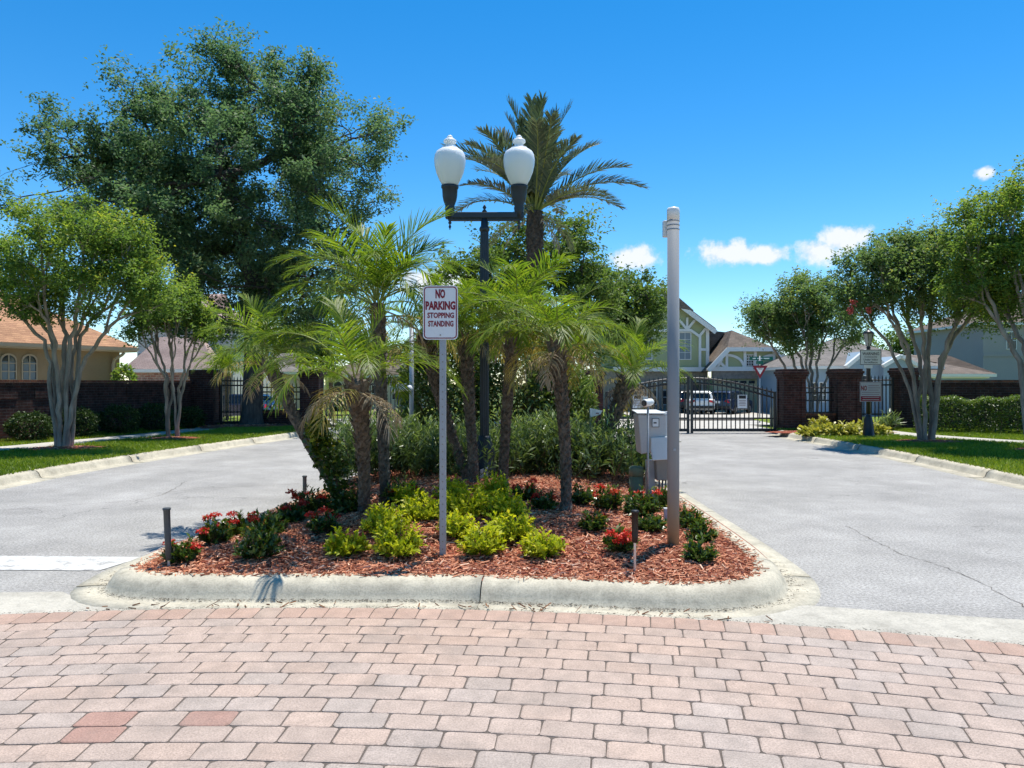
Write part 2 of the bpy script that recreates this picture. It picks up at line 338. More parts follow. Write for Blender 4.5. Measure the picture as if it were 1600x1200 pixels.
def np_mesh(name, V, k, mat, tint=None, cols=None):
    """V: (n,k,3) separate k-gons"""
    n = len(V); me = bpy.data.meshes.new(name); me.vertices.add(n*k); me.vertices.foreach_set('co', np.ascontiguousarray(V, dtype=np.float32).ravel())
    me.loops.add(n*k); me.loops.foreach_set('vertex_index', np.arange(n*k, dtype=np.int32)); me.polygons.add(n)
    me.polygons.foreach_set('loop_start', np.arange(n, dtype=np.int32)*k); me.materials.append(MATS[mat])
    me.update(calc_edges=True)
    if tint is not None:
        a = me.attributes.new('tint', 'FLOAT', 'FACE'); a.data.foreach_set('value', np.asarray(tint, dtype=np.float32))
    return me
def unit(A): return A/np.maximum(np.linalg.norm(A, axis=1, keepdims=True), 1e-9)
def leaves(Pn, A, Nn, Lg, Wd, fold=.25):
    A = unit(A); Sd = unit(np.cross(A, Nn)); Nn = np.cross(Sd, A); Lg = np.asarray(Lg).reshape(-1, 1); Wd = np.asarray(Wd).reshape(-1, 1)
    mid = Pn+A*Lg*.48; tip = Pn+A*Lg-Nn*Lg*.08
    return np.stack([Pn, mid+Sd*Wd/2+Nn*Wd*fold, tip, mid-Sd*Wd/2+Nn*Wd*fold], 1)
def rand_leaves(C, size, ratio=.5, up=.5, out=None):
    """one leaf at each point of C, loosely facing the sky"""
    n = len(C); Nn = RNG.normal(size=(n, 3)); Nn[:, 2] = np.abs(Nn[:, 2])+up
    A = RNG.normal(size=(n, 3)); A[:, 2] -= .15
    if out is not None: A += out*1.2
    Nn = unit(Nn); A = unit(A-Nn*(A*Nn).sum(1, keepdims=True)); Lg = size*RNG.uniform(.65, 1.3, n)
    return leaves(C, A, Nn, Lg, Lg*ratio)
def ball(n, r, power=.5):
    d = unit(RNG.normal(size=(n, 3))); return d*(RNG.uniform(0, 1, (n, 1))**power)*np.asarray(r), d
def catmull(pts, step, closed=False):
    pts = [Vector(p) for p in pts]; n = len(pts); out = []
    for i in range(n if closed else n-1):
        g = (lambda k: pts[k % n]) if closed else (lambda k: pts[max(0, min(n-1, k))])
        a, b, c, d = g(i-1), g(i), g(i+1), g(i+2); m = max(1, int((c-b).length/step))
        for j in range(m):
            t = j/m; out.append(.5*((2*b)+(c-a)*t+(2*a-5*b+4*c-d)*t*t+(3*b-a-3*c+d)*t**3))
    if not closed: out.append(pts[-1])
    return out
def inside(poly, X, Y):
    ok = np.zeros(len(X), bool); n = len(poly)
    for i in range(n):
        x1, y1 = poly[i][:2]; x2, y2 = poly[(i+1) % n][:2]
        c = ((y1 > Y) != (y2 > Y)) & (X < (x2-x1)*(Y-y1)/((y2-y1) if y2 != y1 else 1e-9)+x1); ok ^= c
    return ok
def edge_dist(poly, X, Y):
    d = np.full(len(X), 1e9); n = len(poly)
    for i in range(n):
        x1, y1 = poly[i][:2]; x2, y2 = poly[(i+1) % n][:2]; dx, dy = x2-x1, y2-y1; q = dx*dx+dy*dy+1e-12
        t = np.clip(((X-x1)*dx+(Y-y1)*dy)/q, 0, 1); d = np.minimum(d, np.hypot(X-x1-t*dx, Y-y1-t*dy))
    return d
def text(body, h, width, mat, parent, loc, bold=0.0, name='lettering'):
    """a line of lettering facing -Y, cap height h, fitted to width"""
    cu = bpy.data.curves.new('lettering', 'FONT'); cu.body = body; cu.size = 1; cu.offset = bold; cu.align_x = 'CENTER'; cu.resolution_u = 2
    o = bpy.data.objects.new('tmp', cu); COL.objects.link(o); dg = bpy.context.evaluated_depsgraph_get(); dg.update()
    me = bpy.data.meshes.new_from_object(o.evaluated_get(dg)); bpy.data.objects.remove(o); bpy.data.curves.remove(cu)
    c = np.empty(len(me.vertices)*3, np.float32); me.vertices.foreach_get('co', c); c = c.reshape(-1, 3); mn, mx = c.min(0), c.max(0)
    q = np.zeros_like(c); q[:, 0] = ((c[:, 0]-mn[0])/(mx[0]-mn[0])-.5)*width; q[:, 2] = (c[:, 1]-mn[1])/(mx[1]-mn[1])*h
    me.vertices.foreach_set('co', q.ravel()); me.materials.clear(); me.materials.append(MATS[mat]); me.update(); me.name = name
    return link(name, me, parent, loc)

# ------------------------------------------------------------------ the setting: ground, roads, kerbs
def zg(y):            # the ground falls away behind the gates
    return 0.0 if y < 26 else -.7*min(1, (y-26)/24)
def sheet(name, poly, mat, z=0.0, follow=False, parent=None):
    """flat polygon sheet; follow = drape on the falling ground"""
    m = MB(); m.add([(p[0], p[1], z+(zg(p[1]) if follow else 0)) for p in poly], [tuple(range(len(poly)))]); return m.build(name, mat, parent)
m = MB()
ys = [-60, 24.5, 26, 30, 36, 42, 50, 70, 200, 900, 2500]; xs = [-2500, -300, -60, -20, 0, 20, 60, 300, 2500]
m.add([(x, y, zg(y)-.03-(.25 if y < 25 else 0)) for y in ys for x in xs], [(j*9+i, j*9+i+1, j*9+i+10, j*9+i+9) for j in range(len(ys)-1) for i in range(8)])
structure(m.build('ground', 'soil'))
ISL = catmull([(-2.5, 12), (-2.72, 9.5), (-2.95, 7.75), (-3.1, 6.75), (-3.13, 6.15), (-3.0, 5.68), (-2.55, 5.48), (-1.6, 5.45), (-.5, 5.43), (.4, 5.33), (1.1, 5.215), (1.55, 5.25), (1.9, 5.47),
               (2.1, 5.87), (2.19, 6.5), (2.22, 8), (2.24, 12), (2.42, 18), (2.75, 23.2), (2.5, 24.0), (.7, 24.9), (-1.0, 25.6), (-1.35, 25.0), (-1.7, 20), (-2.2, 15)], .12, True)
ISLP = [(p.x, p.y) for p in ISL]
LK = catmull([(-13, 2.3), (-10.2, 3.6), (-8.5, 6), (-7.85, 9), (-7.75, 11.6), (-7.68, 13.8), (-7.15, 17.7), (-6.35, 22.2), (-6.1, 24.2), (-6.25, 26)], .25)
RK = catmull([(13, 2.3), (10.2, 3.6), (8.4, 6), (7.8, 9), (7.75, 11.6), (7.86, 13.5), (8.0, 16), (8.02, 19.2), (7.95, 22.1), (8.15, 23.7)], .25)
road_poly = [(p.x-.1, p.y) for p in LK]+[(-6.25, 26.2), (8.3, 26.2), (8.3, 23.8)]+[(p.x+.1, p.y) for p in reversed(RK)]+[(13, -6), (-13, -6)]
structure(sheet('road', road_poly, 'asphalt', 0), 'worn pale grey asphalt lanes either side of the island')
mm_ = MB(); rows = [26.2, 30, 36, 42, 50.2]
mm_.add([(x, y, zg(y)+.0) for y in rows for x in (-45, 45)], [(2*i, 2*i+1, 2*i+3, 2*i+2) for i in range(4)])
structure(mm_.build('street', 'walk'), 'pale concrete street beyond the gates')
def sweep(path, prof, name, mat, parent, closed=False):
    """profile (offset to the left of travel, z) swept along a flat path"""
    m = MB(); n = len(path); k = len(prof)
    for i in range(n):
        a = path[i-1] if (i or closed) else path[i]; b = path[(i+1) % n] if (i < n-1 or closed) else path[i]
        t = (b-a).normalized(); nn = Vector((-t.y, t.x, 0))
        for o, z in prof: m.v.append((path[i].x+nn.x*o, path[i].y+nn.y*o, z))
    for i in range(n if closed else n-1):
        for j in range(k-1): m.f.append((i*k+j, i*k+j+1, ((i+1) % n)*k+j+1, ((i+1) % n)*k+j))
    if not closed: m.f += [tuple(range(k)), tuple(range(n*k-1, (n-1)*k-1, -1))]
    return m.build(name, mat, parent, True)
def segments(path, lens, gap):
    """cut a path into pieces, leaving an open joint between them"""
    out = []; cur = [path[0]]; acc = 0; k = 0
    for a, b in zip(path, path[1:]):
        d = (b-a).length; acc += d; cur.append(b)
        if acc > lens[k % len(lens)]:
            t = (cur[-1]-cur[-2]).normalized(); q = cur[:-1]+[cur[-1]-t*gap]; out.append(q); cur = [b.copy()]; acc = 0; k += 1
    if len(cur) > 1: out.append(cur)
    return out
# island kerb: gutter pan, rounded face, top, each cast length its own piece (travel is anticlockwise, so the outside is to the right)
kerb = structure(link('island_kerb', None), 'rounded pale concrete kerb round the planted island')
prof = [(-.235, -.03), (-.23, .006), (-.1, .012), (-.02, .006), (.0, .018), (.022, .058), (.05, .1), (.08, .125), (.12, .139), (.17, .146), (.24, .148), (.25, .02)]
for sg in segments(ISL+[ISL[0]], [2.9, 3.1, 2.95], .007): sweep(sg, prof, 'kerb_stone', 'concrete', kerb)
for side, pth, nm in ((1, LK, 'left_kerb'), (-1, RK, 'right_kerb')):
    k = structure(link(nm, None), 'concrete kerb along the %s lawn' % ('left' if side == 1 else 'right'))
    pr = [(-.26*side, -.02), (-.25*side, .006), (-.03*side, .006), (0, .02), (.03*side, .09), (.07*side, .125), (.17*side, .14), (.18*side, .0)]
    if side == -1: pr = pr[::-1]
    for sg in segments(pth, [2.4], .02): sweep(sg, pr, 'kerb_stone', 'concrete', k)
# concrete ribbons between asphalt and pavers
CX, CY, RO = -1.4, -8.2, 13.47
def arc(r, x): return CY+math.sqrt(max(0, r*r-(x-CX)**2))
pl = [(x, arc(RO-.02, x)) for x in np.linspace(1.0, 7.5, 24)]+[(7.5, 4.0), (6.0, 4.45), (4.2, 4.85), (3.2, 5.05), (2.3, 5.28), (2.05, 5.35), (1.6, 5.2)]
structure(sheet('concrete_apron', pl, 'apron', .009), 'pale concrete strip between asphalt and pavers')
pl = [(x, arc(RO-.02, x)) for x in np.linspace(-3.3, 1.2, 20)]+[(1.3, 5.3), (.4, 5.42), (-2.4, 5.6), (-3.0, 5.75), (-3.2, 5.9)]
structure(sheet('gutter_apron', pl, 'apron', .0045))
pl = [(x, arc(RO-.02, x)) for x in np.linspace(-8, -3.12, 20)]+[(-3.15, 5.55), (-3.35, 5.72), (-4.5, 5.66), (-8, 5.0)]
structure(sheet('asphalt_patch', pl, 'apron', .004))
structure(sheet('stop_line', [(-7.35, 6.48), (-3.42, 6.36), (-3.30, 6.86), (-7.35, 7.02)], 'paint_white', .005), 'worn white stop line on the left lane')
# long crack in the right lane
def crack(pts, w=.008):
    m = MB(); pts = catmull([G(*p) for p in pts], .08); rr = random.Random(5)
    pts = [p+Vector((rr.gauss(0, .012), rr.gauss(0, .012), 0)) for p in pts]; vs = []
    for i, p in enumerate(pts):
        t = (pts[min(i+1, len(pts)-1)]-pts[max(0, i-1)]).normalized(); n = Vector((-t.y, t.x, 0)); q = w*rr.uniform(.25, 1)
        vs += [p+n*q/2+Vector((0, 0, .004)), p-n*q/2+Vector((0, 0, .004))]
    m.add(vs, [(2*i, 2*i+1, 2*i+3, 2*i+2) for i in range(len(pts)-1)]); return structure(m.build('road_crack', 'joint_sand'))
crack([(1322, 822), (1400, 862), (1450, 878), (1520, 905), (1600, 948), (1700, 985)]); crack([(250, 770), (350, 762), (450, 757), (500, 753)], .012); crack([(0, 797), (120, 789), (240, 777), (290, 752)], .01)
crack([(1240, 958), (1262, 966), (1300, 984)], .008)

# ------------------------------------------------------------------ pavers
base = sheet('paver_apron', [(x, arc(RO, x)) for x in np.linspace(-9, 7.2, 40)]+[(7.2, -6), (-9, -6)], 'joint_sand', .0122)
structure(base, 'apron of tumbled pinkish concrete pavers laid in curved courses')
pav_meshes = []
def paver_mesh(wx, wy, seed):
    rr = random.Random(seed); m = MB(); c = .0165; t = .030; n = []
    for sx, sy in ((1, 1), (-1, 1), (-1, -1), (1, -1)):
        a = wx/2; b = wy/2; cc = c*rr.uniform(.6, 1.35)
        q = [(a, b-cc), (a-cc*.35, b-cc*.35), (a-cc, b)]; q = [(sx*x, sy*y) for x, y in q]
        n += q if sx*sy > 0 else q[::-1]
    n = [(x+rr.gauss(0, .0013), y+rr.gauss(0, .0013)) for x, y in n]; k = len(n)
    vs = [(x, y, -.02) for x, y in n]+[(x, y, .0135) for x, y in n]+[(x*(1-.006/wx*2), y*(1-.006/wy*2), .0165+rr.gauss(0, .0004)) for x, y in n]
    fs = [(i, (i+1) % k, k+(i+1) % k, k+i) for i in range(k)]+[(k+i, k+(i+1) % k, 2*k+(i+1) % k, 2*k+i) for i in range(k)]+[tuple(range(2*k, 3*k))]
    m.add(vs, fs); return m
PV = [paver_mesh(.2278, .1510, i) for i in range(6)]; PB = [paver_mesh(.1465, .2268, 20+i) for i in range(4)]
PVM = [q.mesh('paver', 'paver') for q in PV]; PBM = [q.mesh('border_paver', 'paver') for q in PB]
slots = []
rr = random.Random(17)
def pcol(border, x, y):
    k = rr.random(); f = rr.uniform(.95, 1.05)
    if border: c = (.40, .275, .212) if k < .7 else (.39, .295, .235)
    else:
        c = (.403, .316, .26) if k < .55 else (.39, .32, .272) if k < .78 else (.418, .318, .256) if k < .95 else (.365, .303, .258)
        w = max(0, 1-abs(y-arc(RO-.5, x))/.9)*max(0, 1-abs(x+.3)/2.2); c = tuple(a*(1-w*.7)+b*w*.7 for a, b in zip(c, (.42, .29, .215)))
    return tuple(v*f for v in c)
pitch, rowh = .2345, .1585
nb = int(2*PI*(RO-.117)/.1535)
for i in range(nb):
    a = 2*PI*i/nb; x = CX+(RO-.118)*math.cos(a); y = CY+(RO-.118)*math.sin(a)
    if y > .5 and abs(x) < 7: slots.append((x, y, a-PI/2, True))
for r_ in range(23):
    rad = RO-.236-rowh/2-r_*rowh; n = int(2*PI*rad/pitch); off = (.5 if r_ % 2 else 0)+rr.uniform(-.16, .16)
    for i in range(n):
        a = 2*PI*(i+off)/n; x = CX+rad*math.cos(a); y = CY+rad*math.sin(a)
        if y > .9 and abs(x) < 6.5: slots.append((x, y, a-PI/2, False))
def seen(x, y): 
    return y > 2.9 and abs(x/y) < .70 and y*.5 >= 1.55-.08
reds = [(x, y) for x, y in (((180-800)/F*1860/(1131-600), 1860/(1131-600)), ((332-800)/F*1860/(1131-600), 1860/(1131-600)), ((185-800)/F*1860/(1156-600), 1860/(1156-600)))]
vis = sorted([s for s in slots if not s[3] and seen(s[0], s[1])], key=lambda s: s[1])[:300]; visb = [s for s in slots if s[3] and seen(s[0], s[1])]
redset = [min(vis, key=lambda s: (s[0]-q[0])**2+(s[1]-q[1])**2) for q in reds]
done = set()
for s in vis+visb:
    done.add(s); x, y, a, b = s; o = link('border_paver' if b else 'paver', (rr.choice(PBM) if b else rr.choice(PVM)), base, (x, y, .001+rr.uniform(-.001, .0012)), (rr.gauss(0, .0028), rr.gauss(0, .0022), a+rr.gauss(0, .008)+(PI if rr.random() < .5 else 0)))
    c = pcol(b, x, y); 
    if s in redset: c = (.345, .21, .165)
    o.color = (*c, 1)
jm = MB(); jc = []
for s in slots:
    if s in done: continue
    x, y, a, b = s; q = rr.choice(PB if b else PV); ca, sa = math.cos(a), math.sin(a)
    jm.add([(x+vx*ca-vy*sa, y+vx*sa+vy*ca, vz) for vx, vy, vz in q.v], q.f); jc += [(*pcol(b, x, y), 1)]*len(q.f)
jo = jm.build('distant_pavers', 'paver_joined', base); at = jo.data.attributes.new('pcol', 'FLOAT_COLOR', 'FACE'); at.data.foreach_set('color', np.array(jc, np.float32).ravel()); jo['kind'] = 'stuff'

# ------------------------------------------------------------------ mulch bed
def bed_z(x, y):
    X = np.atleast_1d(np.asarray(x, float)); Y = np.atleast_1d(np.asarray(y, float)); d = edge_dist(ISLP[::3], X, Y)
    t = np.clip((d-.18)/1.7, 0, 1); return .138+.15*(t*t*(3-2*t))
def on_bed(px, py):
    z = .2
    for _ in range(5):
        p = G(px, py, z); z = float(bed_z(p.x, p.y)[0])
    return Vector((p.x, p.y, z))
m = MB(); cx, cy = -.3, 9.0; k = len(ISL); ringt = [.965, .9, .8, .65, .45, .25, .0]
for t in ringt:
    X = np.array([cx+(p.x-cx)*t for p in ISL]); Y = np.array([cy+(p.y-cy)*t for p in ISL]); Z = bed_z(X, Y); m.v += list(zip(X, Y, Z-.006))
m.f = [(i*k+j, i*k+(j+1) % k, (i+1)*k+(j+1) % k, (i+1)*k+j) for i in range(len(ringt)-1) for j in range(k)]
bed = structure(m.build('mulch_bed', 'mulch', None, True), 'red bark mulch mounded on the island')
n = 62000; X = RNG.uniform(-3.2, 2.4, n); Y = 5.3+(RNG.uniform(0, 1, n)**1.5)*7.2; ok = inside(ISLP, X, Y) & (edge_dist(ISLP[::2], X, Y) > .15+RNG.uniform(0, .05, n)); X, Y = X[ok], Y[ok]
ok2 = inside(ISLP, X, Y); Z = bed_z(X, Y); n = len(X)
def chips(X, Y, Z):
    n = len(X); ang = RNG.uniform(0, 2*PI, n); tl = RNG.normal(0, .22, n); L_ = RNG.gamma(2.2, .017, n)+.012; w = RNG.uniform(.004, .012, n); C = np.stack([X, Y, Z+RNG.uniform(.0, .018, n)], 1)
    A = np.stack([np.cos(ang)*np.cos(tl), np.sin(ang)*np.cos(tl), np.sin(tl)], 1); Bn = unit(np.stack([-np.sin(ang), np.cos(ang), RNG.normal(0, .5, n)], 1)); Nn = np.cross(A, Bn)
    a, b, c = A*(L_/2)[:, None], Bn*(w/2)[:, None], Nn*(w*.35)[:, None]; V = np.stack([C-a-b-c, C-a*.9+c, C+a*.95+c, C+a-b-c, C-a+b-c, C-a*.9+c, C+a*.95+c, C+a*.9+b-c], 1)
    return np.concatenate([V[:, [0, 1, 2, 3]], V[:, [5, 4, 7, 6]]], 0), np.tile(np.clip(RNG.normal(.46, .3, n), 0, 1), 2)
V, T = chips(X, Y, Z)
tag(link('mulch_chips', np_mesh('mulch_chips', V, 4, 'mulch_chip', T)), 'shredded red bark chips covering the island bed', 'mulch', None, 'stuff')
# a few chips and dry leaves fallen on the kerb and gutter
n = 70; X = RNG.uniform(-2.9, 1.7, n); Y = np.array([arc(RO, x) for x in X])+.02+RNG.exponential(.05, n); V, T = chips(X, Y, np.full(n, .014))
tag(link('fallen_debris', np_mesh('fallen_debris', V, 4, 'dead_leaf', T)), 'dark leaf scraps and chips caught in the gutter', 'debris', None, 'stuff')

n = 2600; pk = np.array([(p.x, p.y) for p in ISL if p.y < 6.6]); i_ = RNG.integers(0, len(pk), n); X = pk[i_, 0]+RNG.normal(0, .05, n); Y = pk[i_, 1]-np.abs(RNG.normal(0, .012, n))-.004
X2 = RNG.uniform(-3.4, 3.2, 900); X = np.concatenate([X, X2]); Y = np.concatenate([Y, np.array([arc(RO, x) for x in X2])+RNG.normal(.0, .008, 900)]); n = len(X); ok = ~inside(ISLP, X, Y); X, Y = X[ok], Y[ok]
V, T = chips(X, Y, np.full(len(X), .011)); C_ = V.mean(1, keepdims=True); V = C_+(V-C_)*.22
tag(link('gutter_grit', np_mesh('gutter_grit', V, 4, 'grit', T)), 'dark grit gathered along the foot of the island kerb', 'grit', None, 'stuff')

# ------------------------------------------------------------------ lawns, walks
LWALL = [Vector((-15.2, 14.5, 0)), Vector((-12.9, 18.9, 0)), Vector((-10.75, 26.2, 0))]
lk = [(p.x-.12, p.y) for p in LK]; rk = [(p.x+.12, p.y) for p in RK]
left_lawn = lk+[(-6.3, 27.2), (-10.9, 27.2), (-13.2, 18.9), (-16.5, 14), (-30, 6), (-30, 2)]
right_lawn = rk+[(8.2, 26), (30, 26), (30, 2)]
structure(sheet('left_lawn', left_lawn, 'lawn', .128)); structure(sheet('right_lawn', right_lawn, 'lawn', .128))
def strip(name, pts, w, mat, z):
    m = MB(); pts = catmull([Vector((*p, 0)) for p in pts], .4); vs = []
    for i, p in enumerate(pts):
        t = (pts[min(i+1, len(pts)-1)]-pts[max(0, i-1)]).normalized(); n_ = Vector((-t.y, t.x, 0)); vs += [(*(p+n_*w/2).xy, z), (*(p-n_*w/2).xy, z)]
    m.add(vs, [(2*i, 2*i+1, 2*i+3, 2*i+2) for i in range(len(pts)-1)]); return structure(m.build(name, mat))
LWK = [(-13, 12), (-11.4, 16), (-10.45, 19.6), (-9.85, 23), (-9.6, 27.2)]
RWK = [(17.5, 15.2), (14.2, 17.2), (12.4, 18.8), (11.2, 21.2), (11.0, 23.5), (11.2, 26)]
strip('left_pavement', LWK, 1.15, 'walk', .136); strip('right_pavement', RWK, 1.15, 'walk', .136)
def mulch_patch(name, c, rx, ry, label, n=700):
    m = MB(); k = 26; vs = [(c[0], c[1], c[2]+.05)]
    for f, z in ((.5, .04), (1, .002)):
        vs += [(c[0]+rx*f*math.cos(2*PI*i/k)*(1+.12*math.sin(3.1*i)), c[1]+ry*f*math.sin(2*PI*i/k)*(1+.1*math.sin(2.3*i)), c[2]+z) for i in range(k)]
    m.add(vs, [(0, 1+i, 1+(i+1) % k) for i in range(k)]+[(1+i, 1+k+i, 1+k+(i+1) % k, 1+(i+1) % k) for i in range(k)]); o = structure(m.build(name, 'mulch', None, True), label)
    b, _ = ball(n, (rx, ry, 0)); V, T = chips(c[0]+b[:, 0], c[1]+b[:, 1], c[2]+.05*(1-np.hypot(b[:, 0]/rx, b[:, 1]/ry)**1.2)); q = link('mulch_chips', np_mesh('mulch_chips', V*1.0, 4, 'mulch_chip', T), o); q['kind'] = 'stuff'
    return o
mulch_patch('mulch_ring', (-8.9, 26.0, .13), 1.7, 2.0, 'red mulch round the foot of the big oak', 1500)
mulch_patch('mulch_ring', (-9.78, 16.8, .13), 1.0, .7, 'dark mulch ring under the left crape myrtle')
mulch_patch('mulch_ring', (-8.75, 19.8, .13), .9, .7, 'dark mulch ring under the second left crape myrtle')
mulch_patch('mulch_ring', (10.2, 18.8, .13), 1.0, .7, 'dark mulch ring under the right crape myrtle')
mulch_patch('mulch_ring', (11.6, 16.3, .13), 1.1, .7, 'dark mulch ring under the rightmost crape myrtle')
mulch_patch('mulch_ring', (9.4, 22.6, .13), 1.9, .75, 'red mulch under the yellow croton bed', 1200)
def wallbed(name, pts, w, label):
    o = strip(name, pts, w, 'mulch', .134); o['label'] = label
wallbed('wall_bed', [(-13.6, 15.6), (-12.25, 18.9), (-10.6, 24.6)], 1.1, 'red mulch strip along the foot of the brick wall')
def grass(poly, avoid, n, xr, yr, name, label, clear):
    X = RNG.uniform(*xr, n); Y = RNG.uniform(*yr, n); ok = inside(poly, X, Y)
    for pts, w in avoid:
        q = catmull([Vector((*p, 0)) for p in pts], .4); d = np.full(n, 9e9)
        for a in q: d = np.minimum(d, np.hypot(X-a.x, Y-a.y))
        ok &= d > w
    for cx_, cy_, r_ in clear: ok &= np.hypot(X-cx_, (Y-cy_)*1.3) > r_
    X, Y = X[ok], Y[ok]; n = len(X); h = RNG.uniform(.035, .085, n); a = RNG.uniform(0, 2*PI, n); w = RNG.uniform(.008, .016, n); le = RNG.normal(0, .5, (n, 2))*h[:, None]
    B = np.stack([X, Y, np.full(n, .126)], 1); s = np.stack([np.cos(a)*w, np.sin(a)*w, 0*a], 1); t = B+np.stack([le[:, 0], le[:, 1], h], 1)
    T = np.clip(RNG.normal(.48, .2, n)+.18*np.sin(X*1.3)*np.sin(Y*.9), 0, 1)
    tag(link(name, np_mesh(name, np.stack([B-s, B+s, t], 1), 3, 'grass_blade', T)), label, 'grass', None, 'stuff')
grass(left_lawn, [(LWK, .6)], 150000, (-14, -6), (10.5, 27), 'lawn_grass', 'short mown grass on the left verge', [(-8.9, 26, 1.7), (-9.78, 16.8, .8), (-8.75, 19.8, .7)])
grass(right_lawn, [(RWK, .6)], 150000, (7.8, 17), (10.5, 24), 'lawn_grass', 'short mown grass on the right verge', [(10.2, 18.8, .8), (11.6, 16.3, .9), (9.4, 22.6, 1.6)])

# ------------------------------------------------------------------ wood and foliage
def crv(a, d, b, n, wob, rr):
    c = a+d*((b-a).length*.5); out = []
    for i in range(n+1):
        t = i/n; p = a*(1-t)**2+c*2*t*(1-t)+b*t*t
        if 0 < i < n: p = p+Vector((rr.gauss(0, wob), rr.gauss(0, wob), rr.gauss(0, wob*.5)))
        out.append(p)
    return out
def grow(mb, start, d, tg, ru, rr, lev=0, frac=.42, power=.46, wob=.035, r_in=None):
    """branching wood that reaches every target; thickness follows how many it feeds"""
    n = len(tg); r0 = ru*n**power; r0 = min(r0, r_in) if r_in else r0
    if n == 1:
        p = crv(start, d, tg[0], 4, wob*.6, rr); mb.tube(p, [r0*(1-.2*i) for i in range(len(p))], 5, False); return
    c = sum(tg, Vector())/n; ln = (c-start).length; f = frac*rr.uniform(.75, 1.2)
    b = start+(c-start)*f+d*ln*f*.25; p = crv(start, d, b, 4 if lev else 6, wob*min(1, ln*.4), rr); r1 = ru*n**power*.9; r1 = min(r1, r0)
    mb.tube(p, [r0+(r1-r0)*i/(len(p)-1) for i in range(len(p))], 9 if r0 > .06 else 6, False)
    k = 2 if n < 5 or rr.random() < .6 else 3
    cs = rr.sample(tg, k)
    for _ in range(4):
        gr = [[] for _ in range(k)]
        for t in tg: gr[min(range(k), key=lambda i: (t-cs[i]).length_squared)].append(t)
        cs = [sum(g, Vector())/len(g) if g else cs[i] for i, g in enumerate(gr)]
    nd = (p[-1]-p[-2]).normalized()
    for g in gr:
        if g: 
            gd = (sum(g, Vector())/len(g)-b).normalized(); grow(mb, b, (nd*.55+gd*.6).normalized(), g, ru, rr, lev+1, frac, power, wob, r1)
def clump_leaves(tg, per, rad, size, ratio, up=.5, flat=.75):
    V = []; T = []
    for t in tg:
        n = max(8, int(per*RNG.uniform(.45, 1.5))); r = rad*RNG.uniform(.7, 1.3); tone = RNG.normal(.42, .16)
        # a spray: several twigs leave the branch end, leaves sit along them, thinning outwards
        k = int(RNG.integers(4, 8)); td = RNG.normal(size=(k, 3)); td[:, 2] += .35; td = unit(td)*RNG.uniform(.7, 1.6, (k, 1))*r; w = RNG.integers(0, k, n)
        o = td[w]*(RNG.uniform(0, 1, (n, 1))**.8)+RNG.normal(0, .2*r, (n, 3))*np.array([1, 1, flat]); d = unit(o)
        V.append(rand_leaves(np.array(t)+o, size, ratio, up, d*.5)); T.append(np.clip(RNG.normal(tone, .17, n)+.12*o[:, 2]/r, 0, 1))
    return np.concatenate(V), np.concatenate(T)
def lobed_targets(lobes, D, n, depth, rr, keep=None):
    """points inside ellipsoids given as (px, py, rx, ry) in the photograph at distance D; each is a volume with depth"""
    w = [a[2]*a[3] for a in lobes]; out = []; s = D/F
    while len(out) < n:
        px, py, rx, ry = rr.choices(lobes, w)[0]
        v = Vector((rr.gauss(0, 1), rr.gauss(0, 1), rr.gauss(0, 1))).normalized()*rr.uniform(.15, 1)**.45
        p = Vector(((px-800)*s+v.x*rx*s, D+v.y*depth*(.35+.65*min(1, rx/100)), CAM_H+(600-py)*s+v.z*ry*s))
        if keep is None or keep(p): out.append(p)
    return out
def crown_tree(name, base, trunk_top, lobes, D, depth, n_t, per, rad, size, leaf, bark, ru, label, cat, seed, ratio=.55, group=None, power=.46):
    rr = random.Random(seed); t = thing(name, base, label, cat, group); tg = lobed_targets(lobes, D, n_t, depth, rr); mb = MB(); o = Vector(base)
    r0 = ru*n_t**power
    tp = Vector(trunk_top)-o; mb.tube([(0, 0, -.05), (0, 0, .12), (tp.x*.1, tp.y*.1, .5), tp*.5+Vector((.04, 0, 0)), tp], [r0*1.55, r0*1.22, r0*1.05, r0, r0*.95], 14, False)
    grow(mb, tp, Vector((0, 0, 1)), [p-o for p in tg], ru, rr, 0, .4, power, .09)
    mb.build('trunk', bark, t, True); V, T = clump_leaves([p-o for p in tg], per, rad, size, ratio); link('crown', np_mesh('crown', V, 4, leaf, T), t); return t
# the big live oak behind the left verge
OAK = [(300, 170, 36, 36), (160, 270, 50, 40), (270, 290, 60, 50), (460, 240, 60, 50), (370, 88, 26, 38), (395, 115, 34, 42), (510, 125, 22, 30), (620, 215, 14, 10), (350, 150, 55, 55), (440, 125, 26, 42), (500, 160, 36, 52), (470, 200, 50, 55), (555, 215, 50, 48), (595, 205, 18, 18), (225, 175, 30, 55), (265, 165, 30, 45), (210, 240, 60, 60), (130, 235, 40, 45), (80, 290, 48, 42), (45, 320, 22, 22), (150, 300, 70, 50), (300, 235, 90, 85), (420, 280, 110, 100),
       (530, 300, 62, 66), (400, 390, 130, 70), (300, 350, 110, 75), (500, 400, 75, 60), (200, 350, 90, 60), (595, 305, 22, 16), (350, 455, 80, 38), (460, 475, 50, 32), (255, 410, 70, 50), (450, 515, 60, 30), (535, 470, 45, 36), (330, 505, 46, 24), (500, 530, 30, 18)]
ob = P(393, 664, 26.3); ob.z = .12
crown_tree('oak_tree', ob, P(397, 470, 26.3), OAK, 26.3, 4.8, 760, 240, .56, .125, 'oak_leaf', 'oak_bark', .0155, 'tall dark green oak towering behind the left verge, thick straight trunk', 'tree', 5, .5)
